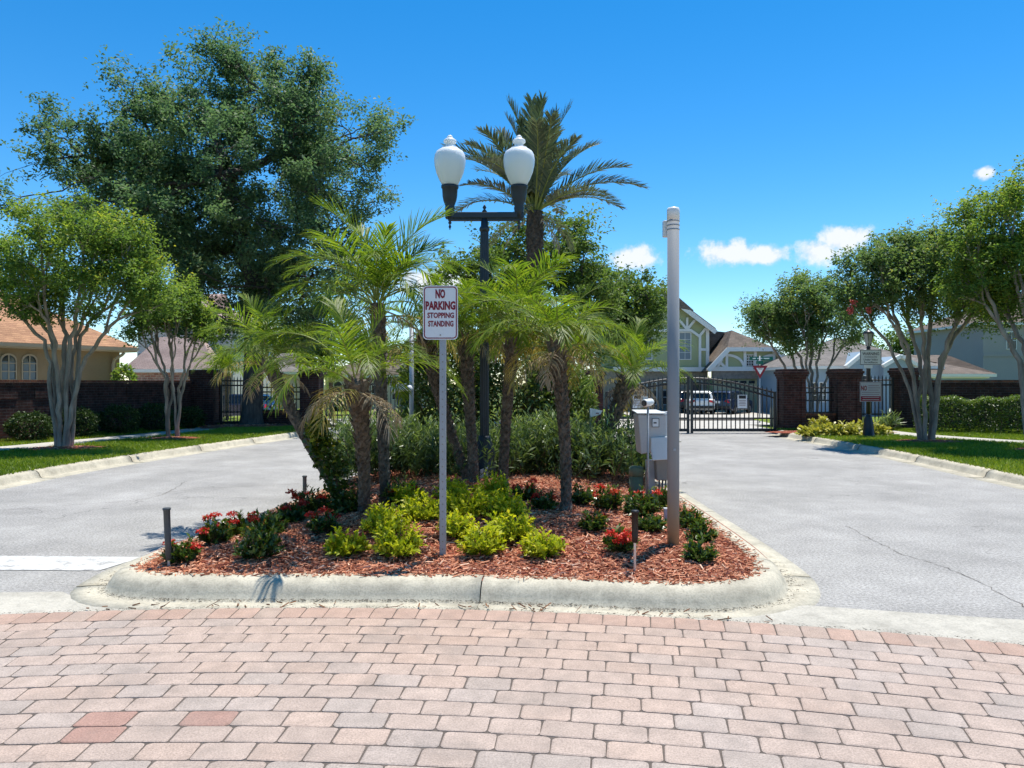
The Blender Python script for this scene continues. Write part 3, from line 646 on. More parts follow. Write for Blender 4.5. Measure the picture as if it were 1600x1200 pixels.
# trees behind the gates
def bg_tree(name, px, base_y, D, lobes, depth, n_t, per, rad, size, label, seed, leaf='far_leaf', trunk_py=520):
    b = Vector(((px-800)/F*D, D, zg(D))); crown_tree(name, b, P(px, trunk_py, D), lobes, D, depth, n_t, per, rad, size, leaf, 'oak_bark', .026, label, 'tree', seed, .55)
bg_tree('laurel_tree', 850, 0, 40, [(860, 400, 62, 60), (790, 420, 70, 45), (910, 410, 55, 50), (740, 430, 50, 45), (830, 470, 110, 50), (930, 460, 40, 40), (880, 360, 30, 26), (870, 525, 75, 32), (790, 525, 75, 30), (930, 520, 40, 34)], 4.0, 190, 200, .85, .2, 'broad green tree rising right behind the tall date palm', 8)
bg_tree('laurel_tree', 990, 0, 47, [(985, 470, 50, 38), (1015, 480, 30, 45), (960, 500, 50, 45), (1000, 520, 45, 40), (930, 545, 45, 30), (895, 560, 40, 22)], 3.5, 110, 170, .85, .22, 'smaller rounded green tree left of the green gabled house', 9)
bg_tree('laurel_tree', 640, 0, 84, [(620, 560, 50, 18), (680, 548, 50, 22), (580, 555, 40, 20)], 5, 50, 120, 1.3, .4, 'low distant tree seen over the grey roof left of the lamp post', 10, trunk_py=580)
bg_tree('laurel_tree', 480, 0, 78, [(470, 540, 60, 35), (420, 545, 50, 30), (530, 530, 45, 40)], 5, 60, 120, 1.4, .4, 'dark distant tree behind the leftmost palm', 12, trunk_py=575)
bg_tree('laurel_tree', 300, 0, 62, [(300, 545, 60, 30), (345, 540, 45, 34)], 4, 45, 120, 1.2, .32, 'distant tree between the pale house and the oak trunk', 13, trunk_py=580)
bg_tree('laurel_tree', 1440, 0, 95, [(1440, 540, 70, 22), (1380, 548, 60, 16)], 5, 40, 110, 1.6, .45, 'distant tree over the blue house roof', 14, trunk_py=575)
# crape myrtles: several smooth pale stems and a vase of foliage
def crepe(base, lobes, D, depth, n_t, n_stem, per, rad, size, leaf, label, seed, spread=.28, fork=1.35, r=.0175, blossoms=()):
    rr = random.Random(seed); t = thing('crape_myrtle', base, label, 'tree', 'crape myrtles on the verges'); o = Vector(base); tg = [p-o for p in lobed_targets(lobes, D, n_t, depth, rr)]
    cs = rr.sample(tg, n_stem)
    for _ in range(6):
        gr = [[] for _ in cs]
        for q in tg: gr[min(range(n_stem), key=lambda i: (Vector((q.x-cs[i].x, q.y-cs[i].y, .3*(q.z-cs[i].z)))).length_squared)].append(q)
        cs = [sum(g, Vector())/len(g) if g else cs[i] for i, g in enumerate(gr)]
    for i, g in enumerate(gr):
        if not g: continue
        mb = MB(); c = sum(g, Vector())/len(g); a = math.atan2(c.y, c.x)+rr.uniform(-.4, .4); b0 = Vector((math.cos(a)*.13, math.sin(a)*.13, -.04)); r0 = r*len(g)**.46
        top = Vector((c.x*spread, c.y*spread, fork*rr.uniform(.75, 1.25))); p = crv(b0, Vector((math.cos(a)*.12, math.sin(a)*.12, 1)).normalized(), top, 7, .012, rr)
        mb.tube(p, [r0*(1.35 if k == 0 else 1.12 if k == 1 else 1) for k in range(len(p))], 9, False)
        grow(mb, top, (p[-1]-p[-2]).normalized(), g, r, rr, 0, .34, .46, .028, r0); mb.build('trunk', 'crepe_bark', t, True)
    V, T = clump_leaves(tg, per, rad, size, .52, .6, .8); link('crown', np_mesh('crown', V, 4, leaf, T), t)
    for px, py, dd in blossoms:
        c = P(px, py, D+dd)-o; q, d = ball(60, (.08, .08, .1), .5); link('blossom', np_mesh('blossom', rand_leaves(np.array(c)+q, .05, .8), 4, 'crepe_petal', RNG.uniform(0, 1, 60)), t)
    return t
def gb(px, py, z=.13): return G(px, py, z)
crepe(gb(100, 700), [(110, 400, 95, 60), (40, 415, 62, 65), (190, 410, 70, 52), (95, 355, 62, 34), (170, 365, 62, 30), (60, 470, 50, 34), (225, 445, 45, 38), (140, 470, 85, 36), (-25, 425, 60, 70), (30, 500, 30, 14), (245, 480, 34, 22), (140, 325, 25, 14), (225, 375, 30, 14)], 16.6, 1.7, 270, 8, 150, .32, .078, 'crepe_leaf',
      'bright green crape myrtle with many pale trunks in front of the tan house', 21, .2, 1.9, .009)
crepe(gb(272, 684), [(270, 485, 44, 26), (232, 490, 34, 26), (308, 492, 28, 28), (265, 460, 48, 18), (326, 520, 18, 20), (215, 525, 14, 12)], 19.9, 1.1, 120, 6, 120, .28, .08, 'crepe_leaf',
      'slender crape myrtle near the left gate, second of the two left of the oak trunk', 22, .24, 1.3, .0092)
crepe(gb(1447, 690), [(1440, 445, 76, 50), (1375, 435, 62, 54), (1515, 430, 66, 56), (1425, 395, 62, 34), (1480, 385, 40, 26), (1345, 455, 34, 26), (1560, 455, 36, 36), (1490, 470, 60, 34), (1385, 480, 46, 26), (1348, 415, 28, 24), (1540, 480, 32, 36), (1335, 470, 18, 16), (1385, 385, 22, 16)], 18.8, 1.75, 310, 8, 150, .32, .08, 'crepe_leaf_dark',
      'crape myrtle with a fan of grey trunks beside the video warning sign', 23, .26, 1.5, .0092, ((1333, 473, -.7), (1329, 486, -.7), (1358, 484, -.8)))
crepe(gb(1622, 709), [(1560, 350, 54, 44), (1530, 330, 26, 22), (1560, 300, 24, 18), (1600, 425, 100, 52), (1540, 425, 55, 46), (1580, 335, 40, 26), (1680, 400, 80, 70), (1530, 395, 40, 32), (1503, 460, 22, 22), (1600, 478, 70, 26), (1640, 335, 60, 34), (1575, 308, 20, 14), (1505, 375, 26, 14)], 16.3, 1.6, 290, 7, 150, .32, .078, 'crepe_leaf',
      'tall crape myrtle cut off by the right edge of the picture', 24, .22, 1.7, .0092)
b5 = P(1268, 655, 27.2); b5.z = -.03
crepe(b5, [(1245, 475, 66, 36), (1200, 500, 36, 34), (1300, 492, 42, 38), (1250, 522, 60, 28), (1330, 520, 26, 22), (1180, 492, 18, 22), (1270, 448, 40, 18)], 27.2, 1.8, 210, 7, 140, .38, .105, 'crepe_leaf_dark',
      'dark crape myrtle standing behind the brick gate columns', 25, .28, 1.5, .0105)

# ------------------------------------------------------------------ palms
def frond_mesh(name, L_, e0, bend, n, ll, lw, mat, rmat, seed, droop=.5, vee=.45, start=.16, ang=(72, 24), ragged=.1, rr_=.008, twist=0.0, prof=.55):
    rr = random.Random(seed); K = 16; pts = []; p = Vector(); 
    for i in range(K+1):
        t = i/K; a = e0-bend*t**1.35; pts.append(p.copy()); s = twist*t*t; p = p+Vector((math.cos(a)*math.cos(s), math.cos(a)*math.sin(s), math.sin(a)))*(L_/K)
    V = []; T = []
    for side in (-1, 1):
        for i in range(n):
            t = start+(1-start)*(i+.5+rr.uniform(-.25, .25))/n; f = t*K; k = min(K-1, int(f)); q = pts[k].lerp(pts[k+1], f-k); tg = (pts[k+1]-pts[k]).normalized()
            if rr.random() < ragged*.6: continue
            S_ = Vector((0, 0, 1)).cross(tg).normalized()*side; N_ = tg.cross(S_)*side; N_ = N_ if N_.z > 0 else -N_
            u = (t-start)/(1-start); a = R(ang[0]+(ang[1]-ang[0])*u)+rr.gauss(0, .09); v = vee+rr.gauss(0, .16)
            d = (tg*math.cos(a)+(S_*math.cos(v)+N_*math.sin(v))*math.sin(a)).normalized(); l = ll*(math.sin(PI*(.16+.76*u))**prof)*rr.uniform(.8, 1.12)
            d2 = (d+Vector((0, 0, -droop*rr.uniform(.5, 1.4)))).normalized(); d3 = (d2+Vector((0, 0, -droop*rr.uniform(.5, 1.5)))).normalized()
            w = tg.cross(d).cross(d).normalized()*lw*.5
            w = d.cross(N_).normalized()*lw*.5
            A = q; B = q+d*l*.4; C = B+d2*l*.35; E = C+d3*l*.25
            V += [(A-w*.5, A+w*.5, B+w, B-w), (B-w, B+w, C+w*.75, C-w*.75), (C-w*.75, C+w*.75, E+w*.06, E-w*.06)]; x = rr.gauss(.5, .2); T += [x, x+.05, x+.12]
    m = MB(); m.tube(pts, [rr_*(1.25-.95*i/K) for i in range(K+1)], 5, False)
    nq = len(V); me = bpy.data.meshes.new(name); vs = [tuple(v) for f in V for v in f]; o = len(vs); vs += m.v; fs = [(4*i, 4*i+1, 4*i+2, 4*i+3) for i in range(nq)]+[tuple(j+o for j in f) for f in m.f]
    me.from_pydata(vs, [], fs); me.materials.append(MATS[mat]); me.materials.append(MATS[rmat]); me.polygons.foreach_set('material_index', [0]*nq+[1]*len(m.f))
    at = me.attributes.new('tint', 'FLOAT', 'FACE'); at.data.foreach_set('value', [min(1, max(0, x)) for x in T]+[.5]*len(m.f)); me.update(); return me
FP = {'up': [frond_mesh('frond', 1.12, R(82), R(66), 40, .33, .0165, 'frond', 'rachis', 30+i, .12, .45, ang=(62, 20)) for i in range(3)],
      'mid': [frond_mesh('frond', 1.22, R(60), R(95), 42, .35, .016, 'frond', 'rachis', 40+i, .2, .3, ang=(64, 20), twist=.25*(i-1)) for i in range(4)],
      'low': [frond_mesh('frond', 1.22, R(34), R(98), 42, .35, .0155, 'frond', 'rachis', 50+i, .3, .15, ang=(64, 22), twist=.2*(i-1)) for i in range(4)],
      'old': [frond_mesh('frond', 1.1, R(8), R(78), 32, .31, .0125, 'frond_old', 'rachis', 60+i, .6, .0, ragged=.2) for i in range(3)],
      'dead': [frond_mesh('dead_frond', .66, R(-12), R(66), 26, .26, .011, 'frond_dead', 'rachis_dead', 70+i, .8, -.1, ragged=.3) for i in range(3)]}
FD = {'up': [frond_mesh('frond', 2.75, R(84), R(34), 74, .52, .044, 'date_frond', 'rachis', 80+i, .05, .5, ang=(62, 30), rr_=.022, prof=.5) for i in range(3)],
      'mid': [frond_mesh('frond', 2.85, R(56), R(50), 74, .52, .044, 'date_frond', 'rachis', 84+i, .08, .42, ang=(62, 30), rr_=.022, prof=.5, twist=.15*(i-1)) for i in range(3)],
      'low': [frond_mesh('frond', 2.8, R(28), R(56), 74, .52, .044, 'date_frond', 'rachis', 88+i, .12, .35, ang=(62, 30), rr_=.022, prof=.5, twist=.12*(i-1)) for i in range(3)],
      'old': [frond_mesh('frond', 2.4, R(0), R(62), 50, .4, .032, 'date_frond', 'rachis', 92+i, .3, .1, ang=(60, 26), rr_=.02, ragged=.2, prof=.5) for i in range(2)],
      'dead': [frond_mesh('dead_frond', 1.5, R(-30), R(55), 30, .3, .026, 'frond_dead', 'rachis_dead', 95+i, .6, -.1, rr_=.018, ragged=.35) for i in range(2)]}
def palm(name, base, top, label, seed, counts, FR, r0, r1, scale=1.0, bark='palm_bark', bow=(0, 0, 0), sides=13, tilt=.0, group=None, knob=.16, step=.028):
    rr = random.Random(seed); t = thing(name, base, label, 'palm', group); b = Vector((0, 0, -.06)); e = Vector(top)-Vector(base); ln = e.length
    n = int(ln/step); ctrl = b.lerp(e, .45)+Vector(bow); pts = []; rad = []
    for i in range(n+1):
        u = i/n; pts.append(b*(1-u)**2+ctrl*2*u*(1-u)+e*u*u); rad.append(r0+(r1-r0)*max(0, (u-.45)/.55)+.02*max(0, 1-u*10)+r1*.22*math.exp(-((u-.92)/.08)**2))
    jit = [[1+knob*((1 if (i//2+j) % 2 else -.6)*rr.uniform(.3, 1.2)) for j in range(sides)] for i in range(n+1)]
    m = MB(); m.tube(pts, rad, sides, True, lambda i, j: jit[i][j]); m.build('trunk', bark, t)
    g = 0; lean = Vector((e.x, e.y, 0))/max(ln, .1)*tilt
    for kind in ('up', 'mid', 'low', 'old', 'dead'):
        for k in range(counts.get(kind, 0)):
            az = g*2.39996+rr.uniform(-.3, .3); g += 1; s = scale*rr.uniform(.85, 1.12); me = rr.choice(FR[kind])
            o = link(me.name.split('.')[0], me, t, e+Vector((math.cos(az)*r1*.5, math.sin(az)*r1*.5, rr.uniform(-.06, .05)*scale-(.1 if kind in ('old', 'dead') else 0))), (rr.gauss(0, .1)+lean.y*0, rr.gauss(0, .1), az), (s, s, s))
    # stubs of cut leaf bases spiralling up the trunk, longest under the crown
    q = MB(); nb_ = int(ln/(.011 if FR is FP else .03))
    for i in range(nb_):
        u = .06+.93*i/nb_; c = b*(1-u)**2+ctrl*2*u*(1-u)+e*u*u; a = i*2.39996+rr.uniform(-.2, .2); r = (r0+(r1-r0)*max(0, (u-.45)/.55))*.95; d = Vector((math.cos(a), math.sin(a), 0)); sd_ = Vector((-d.y, d.x, 0)); w = r1*.36; ln_ = r1*(.25+.75*u**2)*rr.uniform(.6, 1.4)
        p0 = c+d*r; q.add([p0-sd_*w, p0+sd_*w, p0-Vector((0, 0, w*.9)), p0+d*ln_+Vector((0, 0, ln_*1.1+w*.5))], [(0, 2, 3), (2, 1, 3), (1, 0, 3)])
    lb_ = q.build('leaf_bases', bark, t); lb_['kind'] = 'stuff'
    return t
PG = 'pygmy date palms on the island'
def isl_palm(bx, by, tx, ty, dd, label, seed, counts, r0=.065, r1=.085, scale=1.0, bow=(0, 0, 0), D=None):
    b = on_bed(bx, by) if D is None else Vector(((bx-800)/F*D, D, .28)); top = P(tx, ty, b.y+dd); return palm('pygmy_date_palm', b, top, label, seed, counts, FP, r0, r1, scale, 'palm_bark', bow, group=PG)
isl_palm(548, 792, 418, 562, .1, 'leaning palm at the left end, its head bent over the left lane', 1, dict(up=2, mid=8, low=9, old=2, dead=2), .05, .06, .72, (-.1, 0, .0))
isl_palm(568, 800, 556, 592, -.9, 'short palm with a thick ragged trunk and dangling dead fronds', 2, dict(up=2, mid=5, low=7, old=2, dead=6), .055, .085, .76, (.06, 0, 0))
isl_palm(603, 788, 590, 474, .1, 'tallest pygmy palm with a wide bright crown left of the sign', 3, dict(up=6, mid=11, low=9, old=3, dead=1), .055, .062, .98, (.0, 0, 0))
isl_palm(0, 0, 662, 520, .1, 'leaning palm directly behind the no parking sign', 4, dict(up=4, mid=8, low=7, old=3, dead=1), .075, .1, .85, (-.02, 0, 0), 10.3) if False else None
def back_palm(bx, D, tx, ty, dd, label, seed, counts, r0, r1, scale, bow=(0, 0, 0)):
    b = Vector(((bx-800)/F*D, D, .27)); return palm('pygmy_date_palm', b, P(tx, ty, D+dd), label, seed, counts, FP, r0, r1, scale, 'palm_bark', bow, group=PG)
back_palm(735, 10.1, 664, 522, .1, 'leaning palm whose head shows behind the no parking sign', 4, dict(up=3, mid=6, low=6, old=3, dead=1), .06, .1, .78, (-.1, 0, .0))
back_palm(742, 9.8, 726, 520, .2, 'upright palm between the no parking sign and the lamp post', 5, dict(up=3, mid=6, low=7, old=2, dead=1), .06, .085, .8)
back_palm(786, 9.4, 806, 506, -.4, 'palm just right of the lamp post with a yellowed inner frond', 6, dict(up=2, mid=9, low=12, old=4, dead=1), .055, .08, .92, (-.06, 0, 0))
isl_palm(884, 798, 868, 532, .1, 'palm with a pale slim trunk rising right of the golden shrubs', 7, dict(up=1, mid=7, low=11, old=6, dead=4), .052, .075, .8, (.07, 0, 0))
back_palm(922, 11.6, 982, 588, .1, 'right-leaning palm beside the keypad box', 8, dict(up=4, mid=7, low=8, old=2, dead=4), .085, .11, .85, (-.0, 0, -.15))
db = Vector(((834-800)/F*19.5, 19.5, .2))
palm('date_palm', db, P(836, 330, 19.5), 'tall date palm with stiff grey-green fronds against the sky', 31, dict(up=11, mid=15, low=9, old=3, dead=2), FD, .2, .17, .9, 'date_bark', (0, 0, 0), 16, knob=.13, step=.07)

# ------------------------------------------------------------------ shrubs
def shoot_shrub(name, loc, rx, rz, shoots, per, ll, lw, leaf, label, cat, seed, group=None, up=.6, flowers=0, petal='ixora_petal', fl_r=.045, lift=.25, hook=None):
    """shoots fan out of one root and carry leaves along their outer part"""
    rg = np.random.default_rng(seed); t = thing(name, loc, label, cat, group); n = shoots
    az = rg.uniform(0, 2*PI, n); u = rg.uniform(0, 1, n)**.6; el = np.arccos(np.clip(u*.92, 0, 1)); rad = rg.uniform(.72, 1.12, n)
    E = np.stack([np.cos(az)*np.sin(PI/2-np.arcsin(1-u*.98))*rx*rad, np.sin(az)*np.sin(PI/2-np.arcsin(1-u*.98))*rx*rad, (1-u*.82)*rz*rad], 1)
    E[:, 2] = np.maximum(E[:, 2], rz*.12); B = np.stack([E[:, 0]*.22, E[:, 1]*.22, np.full(n, -.02)], 1)
    Dn = unit(E-B); mb = MB()
    for i in range(min(n, 40)): mb.tube([B[i], B[i]*.5+E[i]*.5+np.array([0, 0, .06*rz]), E[i]*.97], [.006, .0045, .002], 4, False)
    mb.build('stems', 'twig', t); kk = np.tile(np.linspace(lift, 1.0, per), (n, 1)) + rg.normal(0, .02, (n, per)); Pn = (B[:, None]+(E-B)[:, None]*kk[:, :, None]); Pn[:, :, 2] += .06*rz*np.sin(PI*np.clip(kk, 0, 1))
    Pn = Pn.reshape(-1, 3); Dr = np.repeat(Dn, per, 0); a2 = rg.normal(size=Dr.shape); A = unit(Dr*up+unit(np.cross(Dr, a2))*.8+np.array([0, 0, .15])); Nn = unit(Dr+rg.normal(0, .35, Dr.shape)+np.array([0, 0, .4]))
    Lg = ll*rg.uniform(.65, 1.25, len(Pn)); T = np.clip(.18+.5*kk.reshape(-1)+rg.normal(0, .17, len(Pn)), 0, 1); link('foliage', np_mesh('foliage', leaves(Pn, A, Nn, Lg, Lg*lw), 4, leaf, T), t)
    for k in range(flowers):
        i = int(rg.integers(0, n)); c = E[i]*np.array([1, 1, 1.02])
        if c[2] < rz*.45: c[2] = rz*rg.uniform(.5, .9)
        if hook and k < len(hook): c = np.array(hook[k])*np.array([rx, rx, rz])
        q, d = ball(70, (fl_r, fl_r, fl_r*.72), .3); q[:, 2] = np.abs(q[:, 2])*.9; link('flower_cluster', np_mesh('flower_cluster', rand_leaves(c+q, fl_r*.5, .62, .4, d), 4, petal, rg.uniform(0, 1, 70)), t)
    return t
GD = 'golden shrubs in the middle of the island'
golds = [(542, 866, .19, .25, 'lone small golden shrub at the left of the cluster, nearest the left ixoras'), (622, 868, .25, .33, 'rounded golden shrub just left of the signpost foot'), (752, 866, .21, .28, 'golden shrub just right of the signpost foot'),
         (846, 868, .2, .22, 'bright yellow golden shrub at the right end of the cluster'), (716, 840, .19, .24, 'golden shrub directly behind the signpost on its right'), (602, 835, .24, .3, 'golden shrub behind and left of the signpost'),
         (798, 846, .25, .3, 'duller green golden shrub behind the rightmost yellow one'), (660, 812, .26, .28, 'golden shrub in the middle row left of the signpost'), (726, 806, .3, .3, 'large golden shrub in the middle row right of the signpost'),
         (786, 810, .28, .3, 'large golden shrub in the middle row below the lamp post'), (706, 782, .22, .28, 'golden shrub in the back row right behind the signpost'), (768, 780, .24, .34, 'tall golden shrub in the back row at the lamp post base'), (640, 790, .2, .28, 'golden shrub in the back row at the foot of the left palms')]
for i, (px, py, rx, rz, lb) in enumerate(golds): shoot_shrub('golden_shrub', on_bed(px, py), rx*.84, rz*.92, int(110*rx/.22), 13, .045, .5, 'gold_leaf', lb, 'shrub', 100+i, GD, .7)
IX = 'red-flowering ixora bushes on the island'
ix = [(284, 879, .12, .2, 2, 'small ixora beside the grey stake at the left corner'), (338, 851, .13, .25, 5, 'ixora covered in dark red blooms, nearest the left kerb'), (382, 835, .15, .2, 5, 'red-topped ixora second from the left kerb'), (418, 838, .16, .24, 2, 'ixora with few blooms behind the plain green one'),
      (405, 872, .17, .3, 0, 'plain green ixora without blooms at the front left'), (452, 818, .14, .22, 6, 'ixora thick with red blooms left of the leaning palm'), (488, 800, .2, .28, 7, 'largest blooming ixora beside the leaning palm'), (506, 832, .12, .2, 3, 'small ixora with one dark red head in the palm shade'),
      (548, 800, .2, .3, 0, 'dark green ixora at the foot of the leaning palm'), (626, 786, .2, .28, 3, 'ixora in the shade behind the golden shrubs, red heads on top'), (596, 820, .12, .16, 0, 'low green ixora at the foot of the tallest pygmy palm'), (822, 782, .14, .2, 4, 'ixora behind the golden shrubs, red blooms at its left'), (850, 796, .13, .2, 3, 'ixora just left of the slim pale palm trunk'),
      (908, 790, .13, .24, 0, 'dark leafy ixora just right of the slim pale palm trunk'), (928, 829, .11, .2, 1, 'small ixora with one red bloom in open mulch'), (950, 796, .16, .26, 3, 'ixora with red heads left of the green pedestal'), (1002, 806, .2, .27, 4, 'broad ixora in front of the green pedestal'), (1014, 830, .14, .14, 0, 'low green ixora left of the tall pipe'),
      (970, 862, .13, .2, 9, 'ixora smothered in scarlet blooms beside the black stake'), (1034, 792, .15, .24, 2, 'ixora hidden behind the tall pipe'), (1078, 825, .14, .22, 0, 'green ixora just right of the tall pipe'), (1096, 846, .12, .19, 0, 'green ixora in the middle of three along the right kerb'), (1094, 877, .12, .2, 0, 'green ixora nearest the right front corner')]
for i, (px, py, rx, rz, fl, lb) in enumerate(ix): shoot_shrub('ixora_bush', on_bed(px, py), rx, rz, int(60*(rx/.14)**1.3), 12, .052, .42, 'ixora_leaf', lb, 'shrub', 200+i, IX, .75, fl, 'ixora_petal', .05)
# oleander hedge across the island
def oleander():
    rg = np.random.default_rng(77); t = thing('oleander_hedge', (0, 11.1, .27), 'loose grey-green oleander hedge across the island behind the palms', 'hedge'); n = 1700; per = 17
    bx = rg.uniform(-2.55, 1.95, n); by = rg.normal(0, .38, n); h = np.clip(rg.normal(.66, .11, n)+.07*np.sin(bx*2.7), .3, .95)*(1-.55*np.clip(np.abs(by)-.35, 0, 1)); h *= np.where(rg.uniform(0, 1, n) < .35, rg.uniform(.4, .9, n), 1)
    B = np.stack([bx, by, np.full(n, -.02)], 1); E = B+np.stack([rg.normal(0, .17, n), rg.normal(-.08, .17, n), h], 1); Dn = unit(E-B); mb = MB()
    for i in range(0, n, 6): mb.tube([B[i], E[i]], [.007, .003], 4, False)
    mb.build('stems', 'twig', t)['kind'] = 'stuff'; k = np.tile(np.linspace(.12, 1, per), (n, 1)); Pn = (B[:, None]+(E-B)[:, None]*k[:, :, None]).reshape(-1, 3); Dr = np.repeat(Dn, per, 0)
    A = unit(Dr*.85+unit(np.cross(Dr, rg.normal(size=Dr.shape)))*.75); Nn = unit(Dr+rg.normal(0, .4, Dr.shape)); Lg = .125*rg.uniform(.6, 1.25, len(Pn)); T = np.clip(.0+.72*k.reshape(-1)*np.repeat(h/h.max(), per)**.5+rg.normal(0, .17, len(Pn)), 0, 1)  # tint climbs along each shoot: sunlit tops and shaded undersides painted in
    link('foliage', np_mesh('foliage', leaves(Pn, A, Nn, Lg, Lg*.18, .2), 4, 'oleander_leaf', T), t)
oleander()
def round_shrub(name, loc, rx, ry, rz, n, size, leaf, label, cat, cone=0.0, ratio=.5, group=None):
    """dense shrub: leaves packed in the outer shell of a lumpy dome over a frame of stems"""
    t = thing(name, loc, label, cat, group); d = unit(RNG.normal(size=(n, 3))); lump = 1+.07*np.sin(d[:, 0]*7+d[:, 2]*5)+.06*np.sin(d[:, 1]*9-d[:, 2]*6); r = (RNG.uniform(.45, 1, n)**.35)*lump
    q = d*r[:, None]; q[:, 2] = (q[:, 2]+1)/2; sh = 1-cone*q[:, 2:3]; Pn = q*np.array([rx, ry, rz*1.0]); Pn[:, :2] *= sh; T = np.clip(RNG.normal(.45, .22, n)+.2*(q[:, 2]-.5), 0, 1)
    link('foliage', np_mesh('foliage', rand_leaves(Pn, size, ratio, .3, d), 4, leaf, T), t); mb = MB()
    for i in range(18): 
        e = Pn[i*7]*.85; mb.tube([(e[0]*.1, e[1]*.1, -.03), tuple(e*.5), tuple(e)], [.03, .018, .008], 5, False)
    mb.build('stems', 'twig', t); return t
TG = 'clipped round shrubs behind the oleander hedge'
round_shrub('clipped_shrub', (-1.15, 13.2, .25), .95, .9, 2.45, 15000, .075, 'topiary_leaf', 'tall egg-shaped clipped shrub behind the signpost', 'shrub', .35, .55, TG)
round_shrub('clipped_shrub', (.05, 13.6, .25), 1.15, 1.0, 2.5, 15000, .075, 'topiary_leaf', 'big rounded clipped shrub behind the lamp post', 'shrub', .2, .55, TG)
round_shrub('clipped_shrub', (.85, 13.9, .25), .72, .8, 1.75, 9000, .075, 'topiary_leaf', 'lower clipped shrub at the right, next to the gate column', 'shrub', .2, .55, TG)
v0 = on_bed(540, 800)
def vine():
    t = thing('vine_bush', (0, 0, 0), 'leafy vine with yellow tips climbing the leaning palm trunk', 'vine'); pts = [P(535, 790, v0.y-.12), P(525, 740, v0.y-.14), P(508, 705, v0.y-.1), P(498, 680, v0.y-.1), P(492, 660, v0.y-.08)]; rad = [.17, .15, .15, .14, .09]; t.location = pts[0]; o = pts[0]; C = []; Tt = []
    for i, p in enumerate(pts):
        n = 420; q, d = ball(n, (rad[i], rad[i], rad[i]*1.3), .35); C.append(np.array(p-o)+q); Tt.append(np.clip(RNG.normal(.3+.12*i, .2, n), 0, 1))
    C = np.concatenate(C); link('foliage', np_mesh('foliage', rand_leaves(C, .055, .6, .3), 4, 'vine_leaf', np.concatenate(Tt)), t); mb = MB(); mb.tube([p-o for p in pts], .02, 6); mb.build('stems', 'twig', t)
vine()
# foliage along the walls
def box_hedge(name, a, b, depth, h, n, size, leaf, label, loose=.04, z=.13):
    a = Vector(a); b = Vector(b); t = thing(name, (a.x, a.y, z), label, 'hedge'); ln = (b-a).length; u = np.array((b-a).normalized()); w = np.array([-u[1], u[0], 0])
    s = RNG.uniform(0, ln, n); e = RNG.uniform(-1, 1, n); f = RNG.uniform(0, 1, n); face = RNG.integers(0, 3, n); f = np.where(face == 0, 1-RNG.exponential(.04, n), f); e = np.where(face == 1, -1+RNG.exponential(.1, n), e); e = np.where(face == 2, 1-RNG.exponential(.1, n), e)
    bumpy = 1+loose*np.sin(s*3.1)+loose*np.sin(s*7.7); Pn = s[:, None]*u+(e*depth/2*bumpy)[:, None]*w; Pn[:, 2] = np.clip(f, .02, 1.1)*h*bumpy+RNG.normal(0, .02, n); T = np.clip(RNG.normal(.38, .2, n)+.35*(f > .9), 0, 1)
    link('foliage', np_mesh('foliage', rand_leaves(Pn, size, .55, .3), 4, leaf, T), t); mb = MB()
    for i in range(int(ln/.4)): mb.tube([np.array(u)*(.2+i*.4)+np.array([0, 0, -.03]), np.array(u)*(.2+i*.4)+np.array([.05, 0, h*.8])], [.02, .008], 5)
    mb.build('stems', 'twig', t)
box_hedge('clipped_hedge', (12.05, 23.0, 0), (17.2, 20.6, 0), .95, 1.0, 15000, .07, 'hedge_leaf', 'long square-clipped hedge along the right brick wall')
wsh = [(-11.95, 19.0, .55, .85, 'dark shrub against the left wall behind the myrtle trunks'), (-11.55, 20.3, .6, .95, 'dark shrub against the left wall right of the myrtle trunks'), (-11.1, 21.7, .6, .98, 'middle dark shrub against the left brick wall'), (-10.75, 23.1, .6, 1.0, 'dark shrub against the left wall behind the second myrtle'), (-10.3, 24.5, .5, .8, 'dark shrub nearest the big left brick column')]
for x, y, r_, h, lb in wsh: round_shrub('wall_shrub', (x, y, .13), r_, r_*.8, h*.85, 2600, .07, 'shaded_wall_leaf', lb, 'shrub', .1, .5, 'dark shrubs along the left brick wall')
cro = [(1264, 681, .26, .24, 'leftmost croton, darker, by the gate column'), (1283, 680, .34, .34, 'second yellow croton from the gate column'), (1302, 681, .34, .36, 'third yellow croton from the gate column'), (1322, 681, .36, .36, 'fourth yellow croton, left of the black lamp post'), (1340, 680, .3, .36, 'yellow croton just left of the black lamp post'), (1371, 680, .34, .36, 'yellow croton right of the black lamp post'), (1280, 671, .26, .42, 'pale yellow croton in the back row against the brick')]
for i, (px, py, r_, h, lb) in enumerate(cro): shoot_shrub('croton_bush', G(px, py, .14), r_, h, 70, 8, .13, .45, 'croton_leaf', lb, 'shrub', 300+i, 'yellow croton bushes by the right gate column', .6)
shoot_shrub('grassy_plant', G(1388, 672, .13), .3, .55, 60, 6, .3, .1, 'oleander_leaf', 'dark spiky plant by the pedestrian gate', 'plant', 320)

